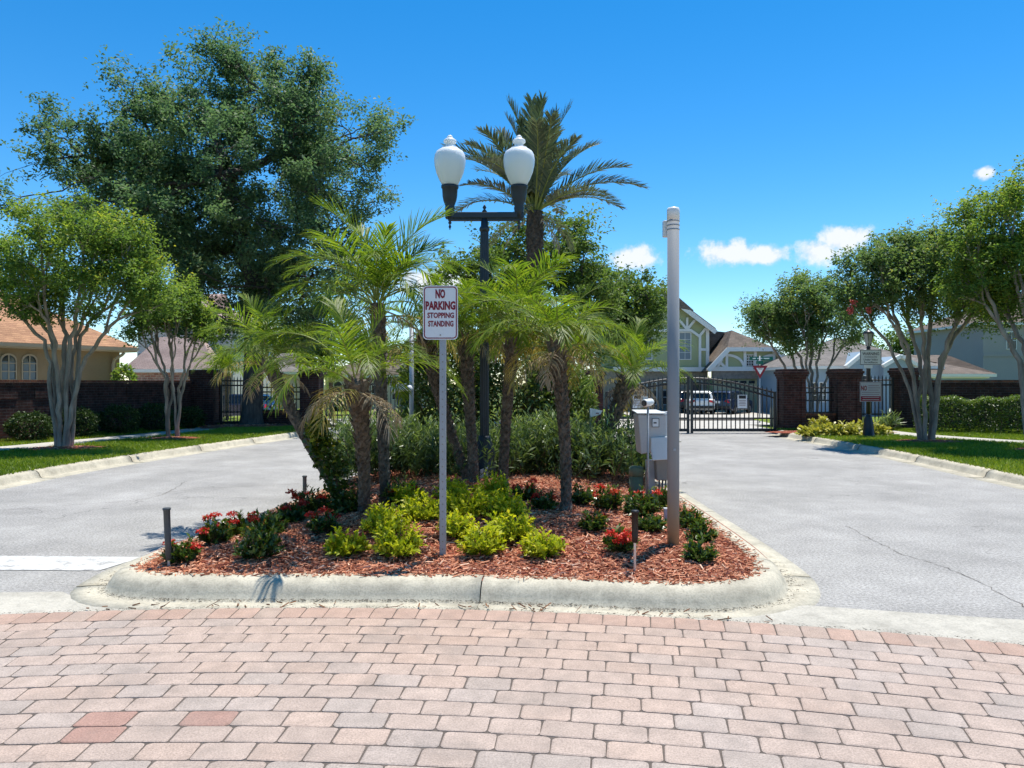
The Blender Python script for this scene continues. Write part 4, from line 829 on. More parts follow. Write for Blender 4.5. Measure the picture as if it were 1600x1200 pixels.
# ------------------------------------------------------------------ brick walls, columns, fences, gates
def brick_column(px, D, w, h, label, z=.0, grp='brick columns of the gateway'):
    loc = Vector(((px-800)/F*D, D, z-.05)); t = thing('brick_column', loc, label, 'column', grp); h += .05
    m = MB(); m.box((0, 0, .14), (w+.08, w+.08, .28)); m.build('plinth', 'brick', t)
    # shaft with a recessed panel on each face
    p = w*.2; m = MB(); m.box((0, 0, .28+(h-.28-.30)/2), (w-.05, w-.05, h-.28-.30))
    m.build('shaft', 'brick', t)
    for sx in (-1, 1):
        for sy in (-1, 1):
            q = MB(); q.box((sx*(w/2-p/2), sy*(w/2-p/2), .28+(h-.58)/2), (p, p, h-.58)); q.build('pilaster', 'brick', t)
    for k, (e, zz, hh) in enumerate(((.03, h-.265, .07), (.09, h-.195, .075), (.15, h-.115, .085), (.07, h-.036, .072))):
        q = MB(); q.box((0, 0, zz), (w+e, w+e, hh)); bevel(q.build('cap_course', 'brick', t), .008, 1)
    return t
CZ = 2.02
brick_column(1236, 24.3, .68, CZ, 'brick column at the right end of the right vehicle gate'); brick_column(1320, 25.0, .74, CZ+.02, 'brick column behind the video warning sign'); brick_column(1413, 25.0, .6, CZ+.05, 'brick column at the right of the pedestrian gate behind myrtle trunks')
brick_column(927, 24.4, .56, CZ-.02, 'brick column at the left end of the right vehicle gate'); brick_column(487, 26.9, .66, CZ+.02, 'brick column at the left end of the left vehicle gate, behind the leaning palm')
brick_column(322, 26.9, .8, CZ+.02, 'broad brick column ending the left brick wall'); brick_column(737, 26.7, .6, CZ, 'brick column hidden behind the clipped shrubs')
def brick_wall(a, b, h, label, th=.24, z=0.0, piers=True):
    a = Vector(a); b = Vector(b); d = b-a; ln = d.length; t = thing('brick_wall', (a.x, a.y, z), label, 'wall', None, math.atan2(d.y, d.x))
    m = MB(); m.box((ln/2, 0, h/2-.05), (ln, th, h-.08)); m.build('wall_face', 'brick', t)
    if piers:
        n = max(1, int(ln/1.0))      # raised panels of the basket-weave band
        for i in range(n):
            q = MB(); q.box((ln*(i+.5)/n, 0, h-.34), (ln/n*.52, th+.05, .3)); q.build('brick_panel', 'brick', t)
    q = MB(); q.box((ln/2, 0, h-.115), (ln, th+.07, .07)); q.build('cap_course', 'brick', t)
    n = int(ln/.075)
    q = MB()
    for i in range(n):
        q.box(((i+.5)*ln/n, 0, h-.04), (ln/n-.008, th+.1, .075))
    o = q.build('cap_bricks', 'cap_brick', t); o['kind'] = 'stuff'; return t
brick_wall((-16.5, 12.4), (-13.0, 18.9), 1.66, 'dark brick wall at the far left edge, its nearest stretch'); brick_wall((-13.0, 18.9), (-11.15, 26.4), 1.66, 'long dark brick wall behind the left myrtles')
brick_wall((12.95, 25.0), (18.6, 22.2), 1.68, 'dark brick wall behind the clipped hedge on the right')
brick_wall((9.1, 24.65), (10.55, 24.98), .62, 'low brick wall under the short fence panel by the right gate', .22, 0, False)
brick_wall((-8.8, 26.95), (-7.4, 26.95), .62, 'low brick wall under the short fence right of the oak trunk', .22, 0, False)
def picket_mesh(w=.022):
    m = MB(); m.box((0, 0, .47), (w, w, .94)); m.add([(-w*.5, -w*.5, .94), (w*.5, -w*.5, .94), (w*.5, w*.5, .94), (-w*.5, w*.5, .94), (0, 0, 1.0)], [(0, 1, 4), (1, 2, 4), (2, 3, 4), (3, 0, 4)]); return m.mesh('picket', 'black_metal')
PK = picket_mesh(.03); RNGM = MB()
for k in range(10):
    a, b = 2*PI*k/10, 2*PI*(k+1)/10; RNGM.bar((math.cos(a)*.055, 0, math.sin(a)*.055), (math.cos(b)*.055, 0, math.sin(b)*.055), .014, .014)
RING = RNGM.mesh('ring', 'black_metal')
def gate_leaf(name, x0, x1, y0, y1, h0, h1, label, cat='gate', group=None, z0=.06, pitch=.135, arch=True, sign=False, post=True, zb=0):
    """leaf from (x0,y0) to (x1,y1); its top runs from height h0 to h1 on an arch"""
    d = Vector((x1-x0, y1-y0, 0)); ln = d.length; t = thing(name, (x0, y0, zb), label, cat, group, math.atan2(d.y, d.x))
    def top(u):
        if not arch: return h0+(h1-h0)*u
        return h0+(h1-h0)*math.sin(u*PI/2) if h1 > h0 else h1+(h0-h1)*math.cos(u*PI/2)
    K = 14
    q = MB(); q.box((ln/2, 0, z0+.04), (ln, .05, .09)); q.build('bottom_rail', 'black_metal', t)
    q = MB(); q.box((ln/2, 0, .47), (ln, .045, .05)); q.build('middle_rail', 'black_metal', t)
    for off in ((.0, -.17) if arch else (-.04, -.2)):
        q = MB(); q.tube([(ln*i/K, 0, top(i/K)+off) for i in range(K+1)], .026, 6); q.build('top_rail', 'black_metal', t)
    if post:
        for x, hh in ((.03, top(0)), (ln-.03, top(1))):
            q = MB(); q.box((x, 0, hh/2+.02), (.075, .075, hh+.04)); q.build('stile', 'black_metal', t)
    n = int(ln/pitch)
    for i in range(1, n):
        u = i/n; hh = top(u)+.13-z0; link('picket', PK, t, (ln*u, 0, z0), None, (1, 1, hh))
        if arch: link('ring', RING, t, (ln*(u-.5/n), 0, top(u-.5/n)-.085), (0, 0, 0))
    if sign:
        sx = sign; s = link('notice', None, t, (ln*sx, -.06, 1.0)); 
        q = MB(); q.box((0, 0, 0), (.3, .012, .42)); q.build('notice_board', 'sign_white', s)
        q = MB(); q.box((0, -.009, .14), (.22, .006, .1)); q.build('symbol', 'sign_black', s)
        for k in range(4): q = MB(); q.box((0, -.009, .03-k*.05), (.22-.03*(k % 2), .005, .018)); q.build('lettering', 'sign_grey_ink', s)
    return t
yR = 24.2; gx0 = (946-800)/F*yR; gxm = (1078-800)/F*yR; gx1 = (1212-800)/F*yR
gate_leaf('vehicle_gate_leaf', gx0, gxm-.03, yR, yR, 1.27, 1.74, 'left leaf of the black iron arched gate on the right lane', 'gate', None, sign=.38)
gate_leaf('vehicle_gate_leaf', gxm+.03, gx1, yR, yR, 1.74, 1.27, 'right leaf of the black iron arched gate on the right lane', 'gate', None, sign=.6)
yL = 26.6; hx0 = (508-800)/F*yL; hxm = (625-800)/F*yL; hx1 = (722-800)/F*yL
gate_leaf('vehicle_gate_leaf', hx0, hxm-.03, yL, yL, 1.3, 1.78, 'left leaf of the black iron gate closing the left lane')
gate_leaf('vehicle_gate_leaf', hxm+.03, hx1, yL, yL, 1.78, 1.3, 'right leaf of the black iron gate closing the left lane')
gate_leaf('pedestrian_gate', (1344-800)/F*25, (1396-800)/F*25, 25, 25, 1.62, 1.62, 'narrow black iron gate between two right brick columns', arch=False, zb=.1, pitch=.11)
gate_leaf('pedestrian_gate', (345-800)/F*26.9, (397-800)/F*26.9, 26.9, 26.9, 1.6, 1.6, 'narrow black iron gate left of the oak trunk', arch=False, zb=.1, pitch=.115)
gate_leaf('iron_fence', (1252-800)/F*24.7, (1302-800)/F*24.9, 24.7, 24.9, .92, .92, 'short black iron fence on the low wall by the right gate column', 'fence', arch=False, zb=.55, post=False, z0=.02)
gate_leaf('iron_fence', (404-800)/F*26.9, (470-800)/F*26.9, 26.9, 26.9, .92, .92, 'short black iron fence right of the oak trunk', 'fence', arch=False, zb=.55, post=False, z0=.02)

# ------------------------------------------------------------------ twin-globe street lamp
def street_lamp():
    D = 10.4; x = (757-800)/F*D; t = thing('street_lamp', (x, D, .25), 'tall dark lamp post with two white acorn globes', 'lamp post'); za = P(0, 337, D).z-.25
    m = MB(); m.lathe([(.17, -.05), (.17, .1), (.155, .13), (.15, .4), (.11, .5), (.085, .56), (.085, .6)], n=24); m.build('base', 'dark_pole', t, True)
    m = MB(); m.lathe([(.062, .58), (.06, za-.55), (.056, za-.2)], n=28, flute=.13); m.build('pole', 'dark_pole', t)
    m = MB(); m.lathe([(.056, za-.22), (.07, za-.2), (.07, za-.17), (.05, za-.14), (.045, za-.04)], n=20); m.build('collar', 'dark_pole', t, True)
    m = MB(); m.box((0, 0, za), (1.06, .1, .085)); bevel(m.build('arm', 'dark_pole', t), .012)
    m = MB(); m.box((0, 0, za-.055), (.98, .06, .03)); m.build('arm_rib', 'dark_pole', t)
    m = MB(); m.lathe([(.03, za+.04), (.035, za+.06), (.012, za+.085), (.028, za+.11), (.01, za+.14), (.002, za+.16)], n=12); m.build('finial', 'dark_pole', t, True)
    s = D/F
    for sx in (-1, 1):
        X = sx*54*s; m = MB()
        m.lathe([(.055, za-.03), (.06, za+.05), (.07, za+.1), (.062, za+.13), (.088, za+.2), (.1, za+.26), (.105, za+.36), (.118, za+.375), (.118, za+.405), (.1, za+.41)], (X, 0, 0), 24); hd = m.build('fitter', 'dark_pole', t, True)
        z0 = za+.4; m = MB(); pr = [(.1, 0), (.115, .03), (.15, .1), (.185, .19), (.207, .29), (.213, .37), (.203, .44), (.178, .485), (.135, .515), (.105, .527), (.11, .54), (.085, .552), (.058, .565), (.054, .585), (.074, .6), (.088, .62), (.085, .645), (.062, .665), (.04, .675), (.038, .685), (.04, .695), (.02, .715), (.002, .72)]
        m.lathe([(r, z0+z*.96) for r, z in pr], (X, 0, 0), 32); m.build('globe', 'globe', t, True)
        m = MB(); m.lathe([(.012, za-.19), (.004, za-.185), (.02, za-.15), (.008, za-.12), (.026, za-.1), (.012, za-.07), (.03, za-.055), (.03, za-.03)], (X+sx*.0, 0, 0), 10); m.build('drop_finial', 'dark_pole', t, True)
    m = MB(); m.prism([(-.06, -.175, .0), (.06, -.175, .0), (.05, -.17, .2), (-.05, -.17, .16)], (0, -.012, 0)); m.build('access_cover', 'box_pale', t)
street_lamp()

# ------------------------------------------------------------------ no parking sign
def rounded(w, h, r, n=5):
    out = []
    for cx_, cz_, a0 in ((w/2-r, h/2-r, 0), (-w/2+r, h/2-r, PI/2), (-w/2+r, -h/2+r, PI), (w/2-r, -h/2+r, 3*PI/2)):
        out += [(cx_+r*math.cos(a0+PI/2*i/n), cz_+r*math.sin(a0+PI/2*i/n)) for i in range(n+1)]
    return out
def plate(w, h, r, y, th, name, mat, parent, cz): 
    m = MB(); m.prism([(x, y, cz+z) for x, z in rounded(w, h, r)], (0, th, 0)); return m.build(name, mat, parent)
def frame(w, h, r, wd, y, name, mat, parent, cz):
    a = rounded(w, h, r); b = rounded(w-2*wd, h-2*wd, max(.004, r-wd)); n = len(a); m = MB()
    m.add([(x, y, cz+z) for x, z in a]+[(x, y, cz+z) for x, z in b], [(i, (i+1) % n, n+(i+1) % n, n+i) for i in range(n)]); return m.build(name, mat, parent)
def no_parking():
    b = on_bed(692, 866); D = b.y; t = thing('parking_sign', b, 'white no parking sign with dark red lettering on a square steel post', 'sign'); s = D/F
    top = (P(0, 447, D).z-b.z); bot = P(0, 531, D).z-b.z; w = 54.5*s; h = top-bot; cz = (top+bot)/2; X = (688.2-691.5)*s
    m = MB(); pw = .052; q = [(-pw/2, -pw/2), (pw/2, -pw/2), (pw/2, pw/2), (-pw/2, pw/2)]
    m.prism([(x, y, -.15) for x, y in q], (0, 0, top+.1)); po = bevel(m.build('post', 'galvanized', t), .006)
    hm = MB(); hm.lathe([(.0055, 0), (.0055, .003)], n=8)
    for k in range(int((bot-.05)/.06)):
        o = MB(); o.tube([(0, -pw/2-.0012, .05+k*.06), (0, -pw/2+.002, .05+k*.06)], .0065, 8); o.build('punched_hole', 'box_dark', po)
    g = link('sign_panel', None, t, (X, -pw/2-.006, 0), (0, 0, R(-1.5)))
    plate(w, h, .035, 0, .003, 'panel', 'sign_white', g, cz); frame(w-.016, h-.016, .03, .0085, -.0012, 'border', 'sign_red', g, cz)
    y = -.0018; k = 84/h
    def line(txt, y0, y1, x0, x1, bold): text(txt, (y1-y0)*s, (x1-x0)*s, 'sign_red', g, (((x0+x1)/2-688)*s, y, P(0, y1, D).z-b.z), bold)
    line('NO', 452.6, 467.2, 680.3, 695.6, .05); line('PARKING', 471.2, 485, 664.8, 711.4, .05); line('STOPPING', 488.8, 497.8, 667.6, 709.2, .038); line('STANDING', 501.6, 511, 668.8, 708.4, .038)
    for yy in (454, 524): o = MB(); o.lathe([(.006, 0), (.006, .004), (.003, .006)], n=10); q = o.build('bolt', 'box_dark', g, False, (0, -.0015, P(0, yy, D).z-b.z)); q.rotation_euler = (R(90), 0, 0)
no_parking()

# ------------------------------------------------------------------ tall steel pipe
def pipe_pole():
    b = on_bed(1052, 852); D = b.y; t = thing('pipe_pole', b, 'tall round grey pipe with a white cap, rust-stained at its foot', 'pole'); z = lambda py: P(0, py, D).z-b.z
    m = MB(); m.lathe([(.05, -.1), (.05, z(336))], n=28); m.build('pipe', 'pipe_paint', t, True)
    m = MB(); m.lathe([(.0525, z(344)), (.054, z(328)), (.046, z(325)), (.02, z(323.6)), (.003, z(323.2))], n=28); m.build('cap', 'white_plastic', t, True)
    for py in (346, 352.5, 359): m = MB(); m.lathe([(.0505, z(py+1)), (.0535, z(py+.8)), (.0535, z(py-1)), (.0505, z(py-1.2))], n=24); m.build('strap', 'galvanized', t, True)
    m = MB(); m.box((-.012, .075, z(355)), (.125, .05, z(343)-z(369))); bevel(m.build('antenna_box', 'white_plastic', t), .008)
    m = MB(); m.box((.0, -.052, z(702)), (.02, .008, .02)); m.build('set_screw', 'galvanized', t)
    b2 = on_bed(1041, 818); t2 = thing('junction_box', b2, 'small white conduit box just left of the tall pipe', 'box')
    m = MB(); m.box((0, 0, .06), (.045, .045, .17)); bevel(m.build('body', 'box_grey', t2), .005); m = MB(); m.box((0, 0, .148), (.05, .05, .012)); m.build('lid', 'white_plastic', t2)
pipe_pole()

# ------------------------------------------------------------------ gate keypad
def keypad():
    D = 9.3; s = D/F; cxp = 1016; x = (cxp-800)*s; z0 = float(bed_z(x, D)[0]); t = thing('gate_keypad', (x, D, z0), 'grey gate keypad cabinet on a post behind the tall pipe', 'keypad'); z = lambda py: P(0, py, D).z-z0; X = lambda px: (px-cxp)*s
    m = MB(); zt, zb_ = z(645), z(700); m.prism([(X(993), -.17, zt-.015), (X(1036), -.2, zt-.015), (X(1038), -.2, zb_), (X(998), -.17, zb_-.06)], (0, .36, 0)); c = bevel(m.build('cabinet', 'box_grey', t), .012)
    m = MB(); m.prism([(X(992), -.18, zt-.008), (X(1037), -.22, zt-.008), (X(1030), .2, zt+.02), (X(991), .2, zt+.02)], (0, 0, .012)); m.build('lid', 'box_pale', t)
    m = MB(); m.prism([(X(1012), -.215, z(682)), (X(1037), -.235, z(680)), (X(1041), -.30, z(714)), (X(1013), -.28, z(716)), (X(1011), -.24, z(700))], (0, .03, 0)); bevel(m.build('keypad_hood', 'box_pale', t), .008)
    m = MB(); m.prism([(X(1022), -.12, z(716)), (X(1042), -.14, z(715)), (X(1042), -.14, z(748)), (X(1024), -.12, z(749))], (0, .16, 0)); bevel(m.build('wiring_box', 'box_dark', t), .006)
    m = MB(); m.box((X(1040), .0, z(670)), (.09, .12, .42)); bevel(m.build('side_box', 'box_grey', t), .006)
    m = MB(); m.box((X(1018), .1, z(740)*.5), (.1, .1, z(700))); m.build('post', 'box_grey', t)
    for i, px in enumerate((1029, 1034, 1039)):
        m = MB(); m.tube([(X(px), -.05, z(748)), (X(px-.5), -.06, z(760)), (X(px-1.5), -.02, -.03)], .011, 8); m.build('conduit', 'stake_grey', t, True)
    m = MB(); m.prism([(X(1014), -.204, z(652.5)), (X(1024.6), -.204, z(652.5)), (X(1024.8), -.205, z(666)), (X(1014.2), -.205, z(666))], (0, -.003, 0)); nt_ = m.build('notice', 'sign_white', t)
    frame(11.0*s, 13.6*s, .004, .006, -.2115, 'notice_border', 'sign_black', nt_, z(659.2)).location.x = X(1019.3)
    m = MB(); m.box((X(1018.5), -.2085, z(659.3)), (.035, .004, .016)); m.build('notice_symbol', 'sign_black', nt_)
    # reader camera on its own stem
    t2 = thing('reader_camera', (X(1005.5)+x, D-.3, z0), 'small white bullet camera on a thin stem beside the keypad cabinet', 'camera'); D2 = D-.3; zz = lambda py: P(0, py, D2).z-z0
    m = MB(); m.tube([(0, 0, -.05), (0, 0, zz(634))], .013, 10); m.build('stem', 'galvanized', t2, True)
    m = MB(); a = Vector((-.055, -.06, zz(630))); b = Vector((.075, .07, zz(627.5))); dd = (b-a)
    m.tube([a, a+dd*.02, a+dd*.55, a+dd*.8, a+dd*.95, b], [.042, .045, .044, .038, .022, .004], 18); m.build('housing', 'white_plastic', t2, True)
    m = MB(); m.tube([a-dd*.015, a-dd*.004], [.037, .037], 18); m.build('lens', 'glass', t2)
    m = MB(); m.box((-.035, -.01, zz(623)), (.06, .05, .05)); m.build('bracket', 'box_grey', t2)
keypad()
pb = on_bed(994, 776); t = thing('utility_pedestal', pb, 'short round green utility pedestal beside the hedge', 'pedestal')
m = MB(); m.lathe([(.085, -.05), (.084, .26)], n=24); m.build('body', 'pedestal_green', t, True); m = MB(); m.lathe([(.09, .255), (.091, .335), (.084, .36), (.06, .372), (.004, .376)], n=24); m.build('cap', 'pedestal_green', t, True)
# irrigation risers
def stake(px, py, ptop, label, upper, split, tilt=0):
    b = on_bed(px, py); D = b.y; h = (py-ptop)/F*D; t = thing('sprinkler_riser', b, label, 'stake', 'sprinkler risers on the island'); t.rotation_euler = (0, tilt, 0)
    m = MB(); m.lathe([(.0095, -.05), (.0095, h*split), (.014, h*split+.003), (.014, h*split+.02)], n=12); m.build('white_stem', 'white_plastic', t, True)
    m = MB(); m.lathe([(.021, h*split), (.024, h*.6), (.025, h-.02), (.03, h-.018), (.03, h-.003), (.024, h)], n=14); m.build('sleeve', upper, t, True)
stake(264, 886, 793, 'grey irrigation riser at the left front corner', 'stake_grey', .12, -.04); stake(992, 894, 797, 'black irrigation riser with white stem at the right front', 'stake_black', .48); stake(476, 778, 743, 'short grey irrigation riser against the left lane', 'stake_grey', .1)
# camera mast by the left gate
def mast():
    D = 12.4; x = (643-800)/F*D; t = thing('camera_mast', (x, D, .25), 'slim grey mast rising behind the palms left of the sign', 'pole'); z = lambda py: P(0, py, D).z-.25
    m = MB(); m.lathe([(.038, -.1), (.036, z(507))], n=16); m.build('tube', 'galvanized', t, True); m = MB(); m.lathe([(.04, z(508)), (.04, z(505)), (.003, z(503))], n=14); m.build('cap', 'galvanized', t, True)
    t2 = thing('security_camera', (x, D-.06, z(609)+.25), 'white bullet security camera mounted on the slim mast, pointing left', 'camera')
    m = MB(); m.tube([(-.3, -.08, .0), (-.28, -.08, .003), (-.1, -.05, .03), (-.08, -.05, .032)], [.05, .055, .055, .04], 16); m.build('housing', 'white_plastic', t2, True)
    m = MB(); m.tube([(-.307, -.08, -.002), (-.3, -.08, -.001)], .046, 16); m.build('lens', 'glass', t2)
    m = MB(); m.box((-.2, -.065, .075), (.26, .11, .012), Matrix.Rotation(-.16, 3, 'Y')); m.build('sun_shield', 'white_plastic', t2)
    m = MB(); m.lathe([(.055, -.01), (.06, .03), (.045, .07), (.02, .085)], (-.03, -.02, -.01), 14); m.build('mount', 'white_plastic', t2, True)
mast()
# little marker flag by the leaning palm
fb = Vector(((931-800)/F*11.0, 11.0, .27)); t = thing('marker_flag', fb, 'small pale flag on a wire beside the right-leaning palm', 'flag'); zf = P(0, 648, 11.0).z-.27
m = MB(); m.tube([(-.08, 0, -.05), (-.085, 0, zf+.1)], .004, 6); m.build('wire', 'galvanized', t)
m = MB(); m.add([(-.085+.03*i, .012*math.sin(i*1.3), zf+.095-.006*i) for i in range(7)]+[(-.085+.026*i, .012*math.sin(i*1.3+.4), zf-.04+.008*i) for i in range(7)], [(i, i+1, i+8, i+7) for i in range(6)]); fl = m.build('cloth', 'sign_white', t); sol = fl.modifiers.new('s', 'SOLIDIFY'); sol.thickness = .002
m = MB(); m.box((.02, -.014, zf+.02), (.045, .002, .022)); m.build('emblem', 'sign_grey_ink', t)

# ------------------------------------------------------------------ lamp post with notices on the right verge
def notice_post():
    b = G(1357, 683, .13); D = b.y; s = D/F; t = thing('lantern_post', b, 'black post lantern on the right verge carrying two notices', 'lamp post'); z = lambda py: P(0, py, D).z-.13
    m = MB(); m.lathe([(.19, -.05), (.19, .02), (.15, .06), (.13, .3), (.085, .55), (.06, .62)], n=14); m.build('base', 'black_metal', t, True)
    m = MB(); m.lathe([(.06, .6), (.05, z(560)), (.045, z(545)), (.06, z(543)), (.035, z(541))], n=14); m.build('pole', 'black_metal', t, True)
    m = MB(); m.lathe([(.05, z(541)), (.09, z(535)), (.13, z(523)), (.135, z(521.5))], n=6); m.build('lantern_glass', 'lamp_glass', t)
    for k in range(6):
        a = 2*PI*k/6; m = MB(); m.bar((math.cos(a)*.055, math.sin(a)*.055, z(540.6)), (math.cos(a)*.137, math.sin(a)*.137, z(521.6)), .014, .014, (0, 0, 1)); m.build('lantern_bar', 'black_metal', t)
    m = MB(); m.lathe([(.15, z(521.6)), (.155, z(520.8)), (.09, z(517.5)), (.03, z(515.5)), (.02, z(513.5)), (.004, z(512))], n=12); m.build('lantern_roof', 'black_metal', t, True)
    for nm, y0, y1, lb in (('warning_notice', 546.5, 570.5, 'white video surveillance warning notice on the black lantern post'), ('prohibition_notice', 596.5, 627.5, 'white and red notice reading NO on the black lantern post')):
        w = 33.5*s; h = (y1-y0)*s; cz = z((y0+y1)/2); n = thing(nm, (b.x+(1357.5-1357)*s, b.y-.11, .13), lb, 'sign')
        plate(w, h, .012, 0, .006, 'panel', 'sign_white' if nm[0] == 'w' else 'sign_dull', n, cz); frame(w-.012, h-.012, .012, .014, -.003, 'border', 'sign_black' if nm[0] == 'w' else 'sign_grey_ink', n, cz)
        if nm[0] == 'w':
            for tx, yy, hh, ww in (('WARNING', 555.2, 4.6, 26), ('Community', 559.6, 3.1, 20), ('Under Video', 563.6, 3.1, 22), ('Surveillance', 567.8, 3.1, 21)): text(tx, hh*s, ww*s, 'sign_black', n, (0, -.004, z(yy)), .01)
        else:
            m = MB(); m.box((0, -.005, z(622.6)), (w-.05, .004, 7.2*s)); m.build('red_band', 'sign_red', n)
            text('NO', 8.2*s, 9*s, 'sign_red', n, (-10.5*s, -.005, z(610.5)), .03)
            for k, (yy, x0, x1) in enumerate(((602.5, -4, 13), (606, -4, 14), (609.5, -4, 12), (613, -14, 14), (616.2, -14, 13))): q = MB(); q.box(((x0+x1)/2*s, -.0045, z(yy)), ((x1-x0)*s, .003, 1.1*s)); q.build('small_print', 'sign_grey_ink', n)
            for yy in (621, 624.3): q = MB(); q.box((0, -.0085, z(yy)), (26*s, .002, .8*s)); q.build('small_print', 'sign_dull', n)
    m = MB(); m.box((b.x-3*s, b.y-.1, z(573)+.13), (13*s, .006, 5*s)); o = m.build('name_plate', 'sign_white'); tag(o, 'small white plate under the video warning notice', 'sign')
notice_post()
# give-way sign with street name board beyond the gate
def yield_sign():
    D = 37.5; b = Vector(((1187-800)/F*D, D, zg(D))); s = D/F; t = thing('yield_sign', b, 'red and white triangular yield sign with green street name board above', 'sign'); z = lambda py: P(0, py, D).z-b.z
    m = MB(); m.tube([(0, 0, -.1), (0, 0, z(556))], .035, 8); m.build('post', 'galvanized', t, True)
    def tri(k, y, th, nm, mat): m = MB(); c = z(578.5); m.prism([(-12*s*k, y, c+7.2*s*k), (12*s*k, y, c+7.2*s*k), (0, y, c-13.4*s*k)], (0, th, 0)); m.build(nm, mat, t)
    tri(1, -.06, .01, 'panel', 'sign_red'); tri(.5, -.066, .005, 'white_triangle', 'sign_white'); text('YIELD', 2.2*s, 7*s, 'sign_red', t, (0, -.068, z(577.5)), .02)
    m = MB(); m.box((2.5*s, 0, z(560)), (36*s, .02, 5.4*s)); m.build('street_name_board', 'sign_green', t)
    m = MB(); m.box((0, .03, z(566.5)), (8*s, .3, 5*s)); m.build('street_name_bracket', 'sign_green', t)
    for x0, x1 in ((-11, -6), (-4, 4), (6, 15)): m = MB(); m.box(((x0+x1)/2*s, -.012, z(560)), ((x1-x0)*s, .004, 1.6*s)); m.build('lettering', 'sign_white', t)
yield_sign()

# ------------------------------------------------------------------ houses
plain('tan_stucco', (.33, .24, .145), .9, .15, var=.07, scale=1.2, bs=.2, bscale=40); plain('cream_stucco', (.52, .46, .38), .9, .15, var=.05, scale=1); plain('pale_stucco', (.56, .53, .49), .9, .15, var=.05, scale=1)
plain('green_stucco', (.36, .39, .22), .9, .15, var=.05, scale=1); plain('blue_stucco', (.25, .33, .40), .9, .15, var=.04, scale=1); plain('grey_stucco', (.33, .32, .30), .9, .15, var=.05, scale=1)
plain('trim_white', (.70, .70, .67), .6, .3, var=.05); plain('gutter_tan', (.50, .40, .29), .6, .3, var=.05); plain('blind', (.22, .26, .28), .6, .2, var=.08, scale=30)
plain('stone', (.26, .23, .2), .9, .15, var=.45, scale=5, bs=.6, bscale=9); plain('garage_door', (.43, .42, .27), .6, .3, var=.05); plain('door_dark', (.05, .045, .05), .5, .3)
mk_shingle('roof_orange', (.48, .27, .155), (.37, .20, .12)); mk_shingle('roof_brown', (.21, .165, .13), (.14, .115, .095)); mk_shingle('roof_grey', (.24, .215, .19), (.17, .155, .14)); mk_shingle('roof_pink', (.46, .34, .29), (.4, .29, .25))
def wall_box(t, x0, x1, y0, y1, z0, z1, mat, name='wall'): m = MB(); m.box(((x0+x1)/2, (y0+y1)/2, (z0+z1)/2), (x1-x0, y1-y0, z1-z0)); return m.build(name, mat, t)
def hip_roof(t, x0, x1, y0, y1, z, h, mat, inset=None, ov=.45, name='roof', fascia='trim_white', ridge_axis='x'):
    x0 -= ov; x1 += ov; y0 -= ov; y1 += ov; w = (y1-y0)/2 if ridge_axis == 'x' else (x1-x0)/2; i = w if inset is None else inset; m = MB()
    if ridge_axis == 'x': a, b = (x0+i, (y0+y1)/2, z+h), (x1-i, (y0+y1)/2, z+h)
    else: a, b = ((x0+x1)/2, y0+i, z+h), ((x0+x1)/2, y1-i, z+h)
    v = [(x0, y0, z), (x1, y0, z), (x1, y1, z), (x0, y1, z), a, b]
    m.add(v, [(0, 1, 5, 4), (1, 2, 5), (2, 3, 4, 5), (3, 0, 4), (3, 2, 1, 0)] if ridge_axis == 'x' else [(0, 1, 4), (1, 2, 5, 4), (2, 3, 5), (3, 0, 4, 5), (3, 2, 1, 0)])
    r = m.build(name, mat, t); q = MB(); q.box(((x0+x1)/2, (y0+y1)/2, z-.1), (x1-x0-.02, y1-y0-.02, .19)); q.build('fascia', fascia, r); return r
def window(t, x, y, z, w, h, arch=False, grid=(2, 3), fr='trim_white', pane='glass', name='window', blind=False):
    """window standing proud of a wall that faces -Y; (x, z) is its lower centre"""
    g = link(name, None, t, (x, y, z)); m = MB(); n = 12
    top = [(w/2*math.cos(PI*i/n), h-w/2+w/2*math.sin(PI*i/n)) for i in range(n+1)] if arch else [(w/2, h), (-w/2, h)]
    out = [(-w/2, 0), (w/2, 0)]+top; m.prism([(a, -.02, b) for a, b in out], (0, .05, 0)); m.build('pane', pane, g)
    if blind: m = MB(); m.box((0, -.026, (h-w/2)/2), (w*.9, .008, h-w/2)); m.build('blind', 'blind', g)
    m = MB(); o = [(a*1.16, b*1.0+(.06 if b > 0 else -.05)) for a, b in out]; k = len(out)
    m.add([(a, -.055, b) for a, b in out]+[(a, -.055, b) for a, b in o]+[(a, .03, b) for a, b in o], [(i, (i+1) % k, k+(i+1) % k, k+i) for i in range(k)]+[(k+i, k+(i+1) % k, 2*k+(i+1) % k, 2*k+i) for i in range(k)]); m.build('frame', fr, g)
    for i in range(1, grid[0]): m = MB(); m.box((-w/2+w*i/grid[0], -.045, h/2), (.035, .03, h)); m.build('muntin', fr, g)
    for i in range(1, grid[1]): m = MB(); m.box((0, -.043, h*i/grid[1]), (w, .028, .035)); m.build('muntin', fr, g)
    return g
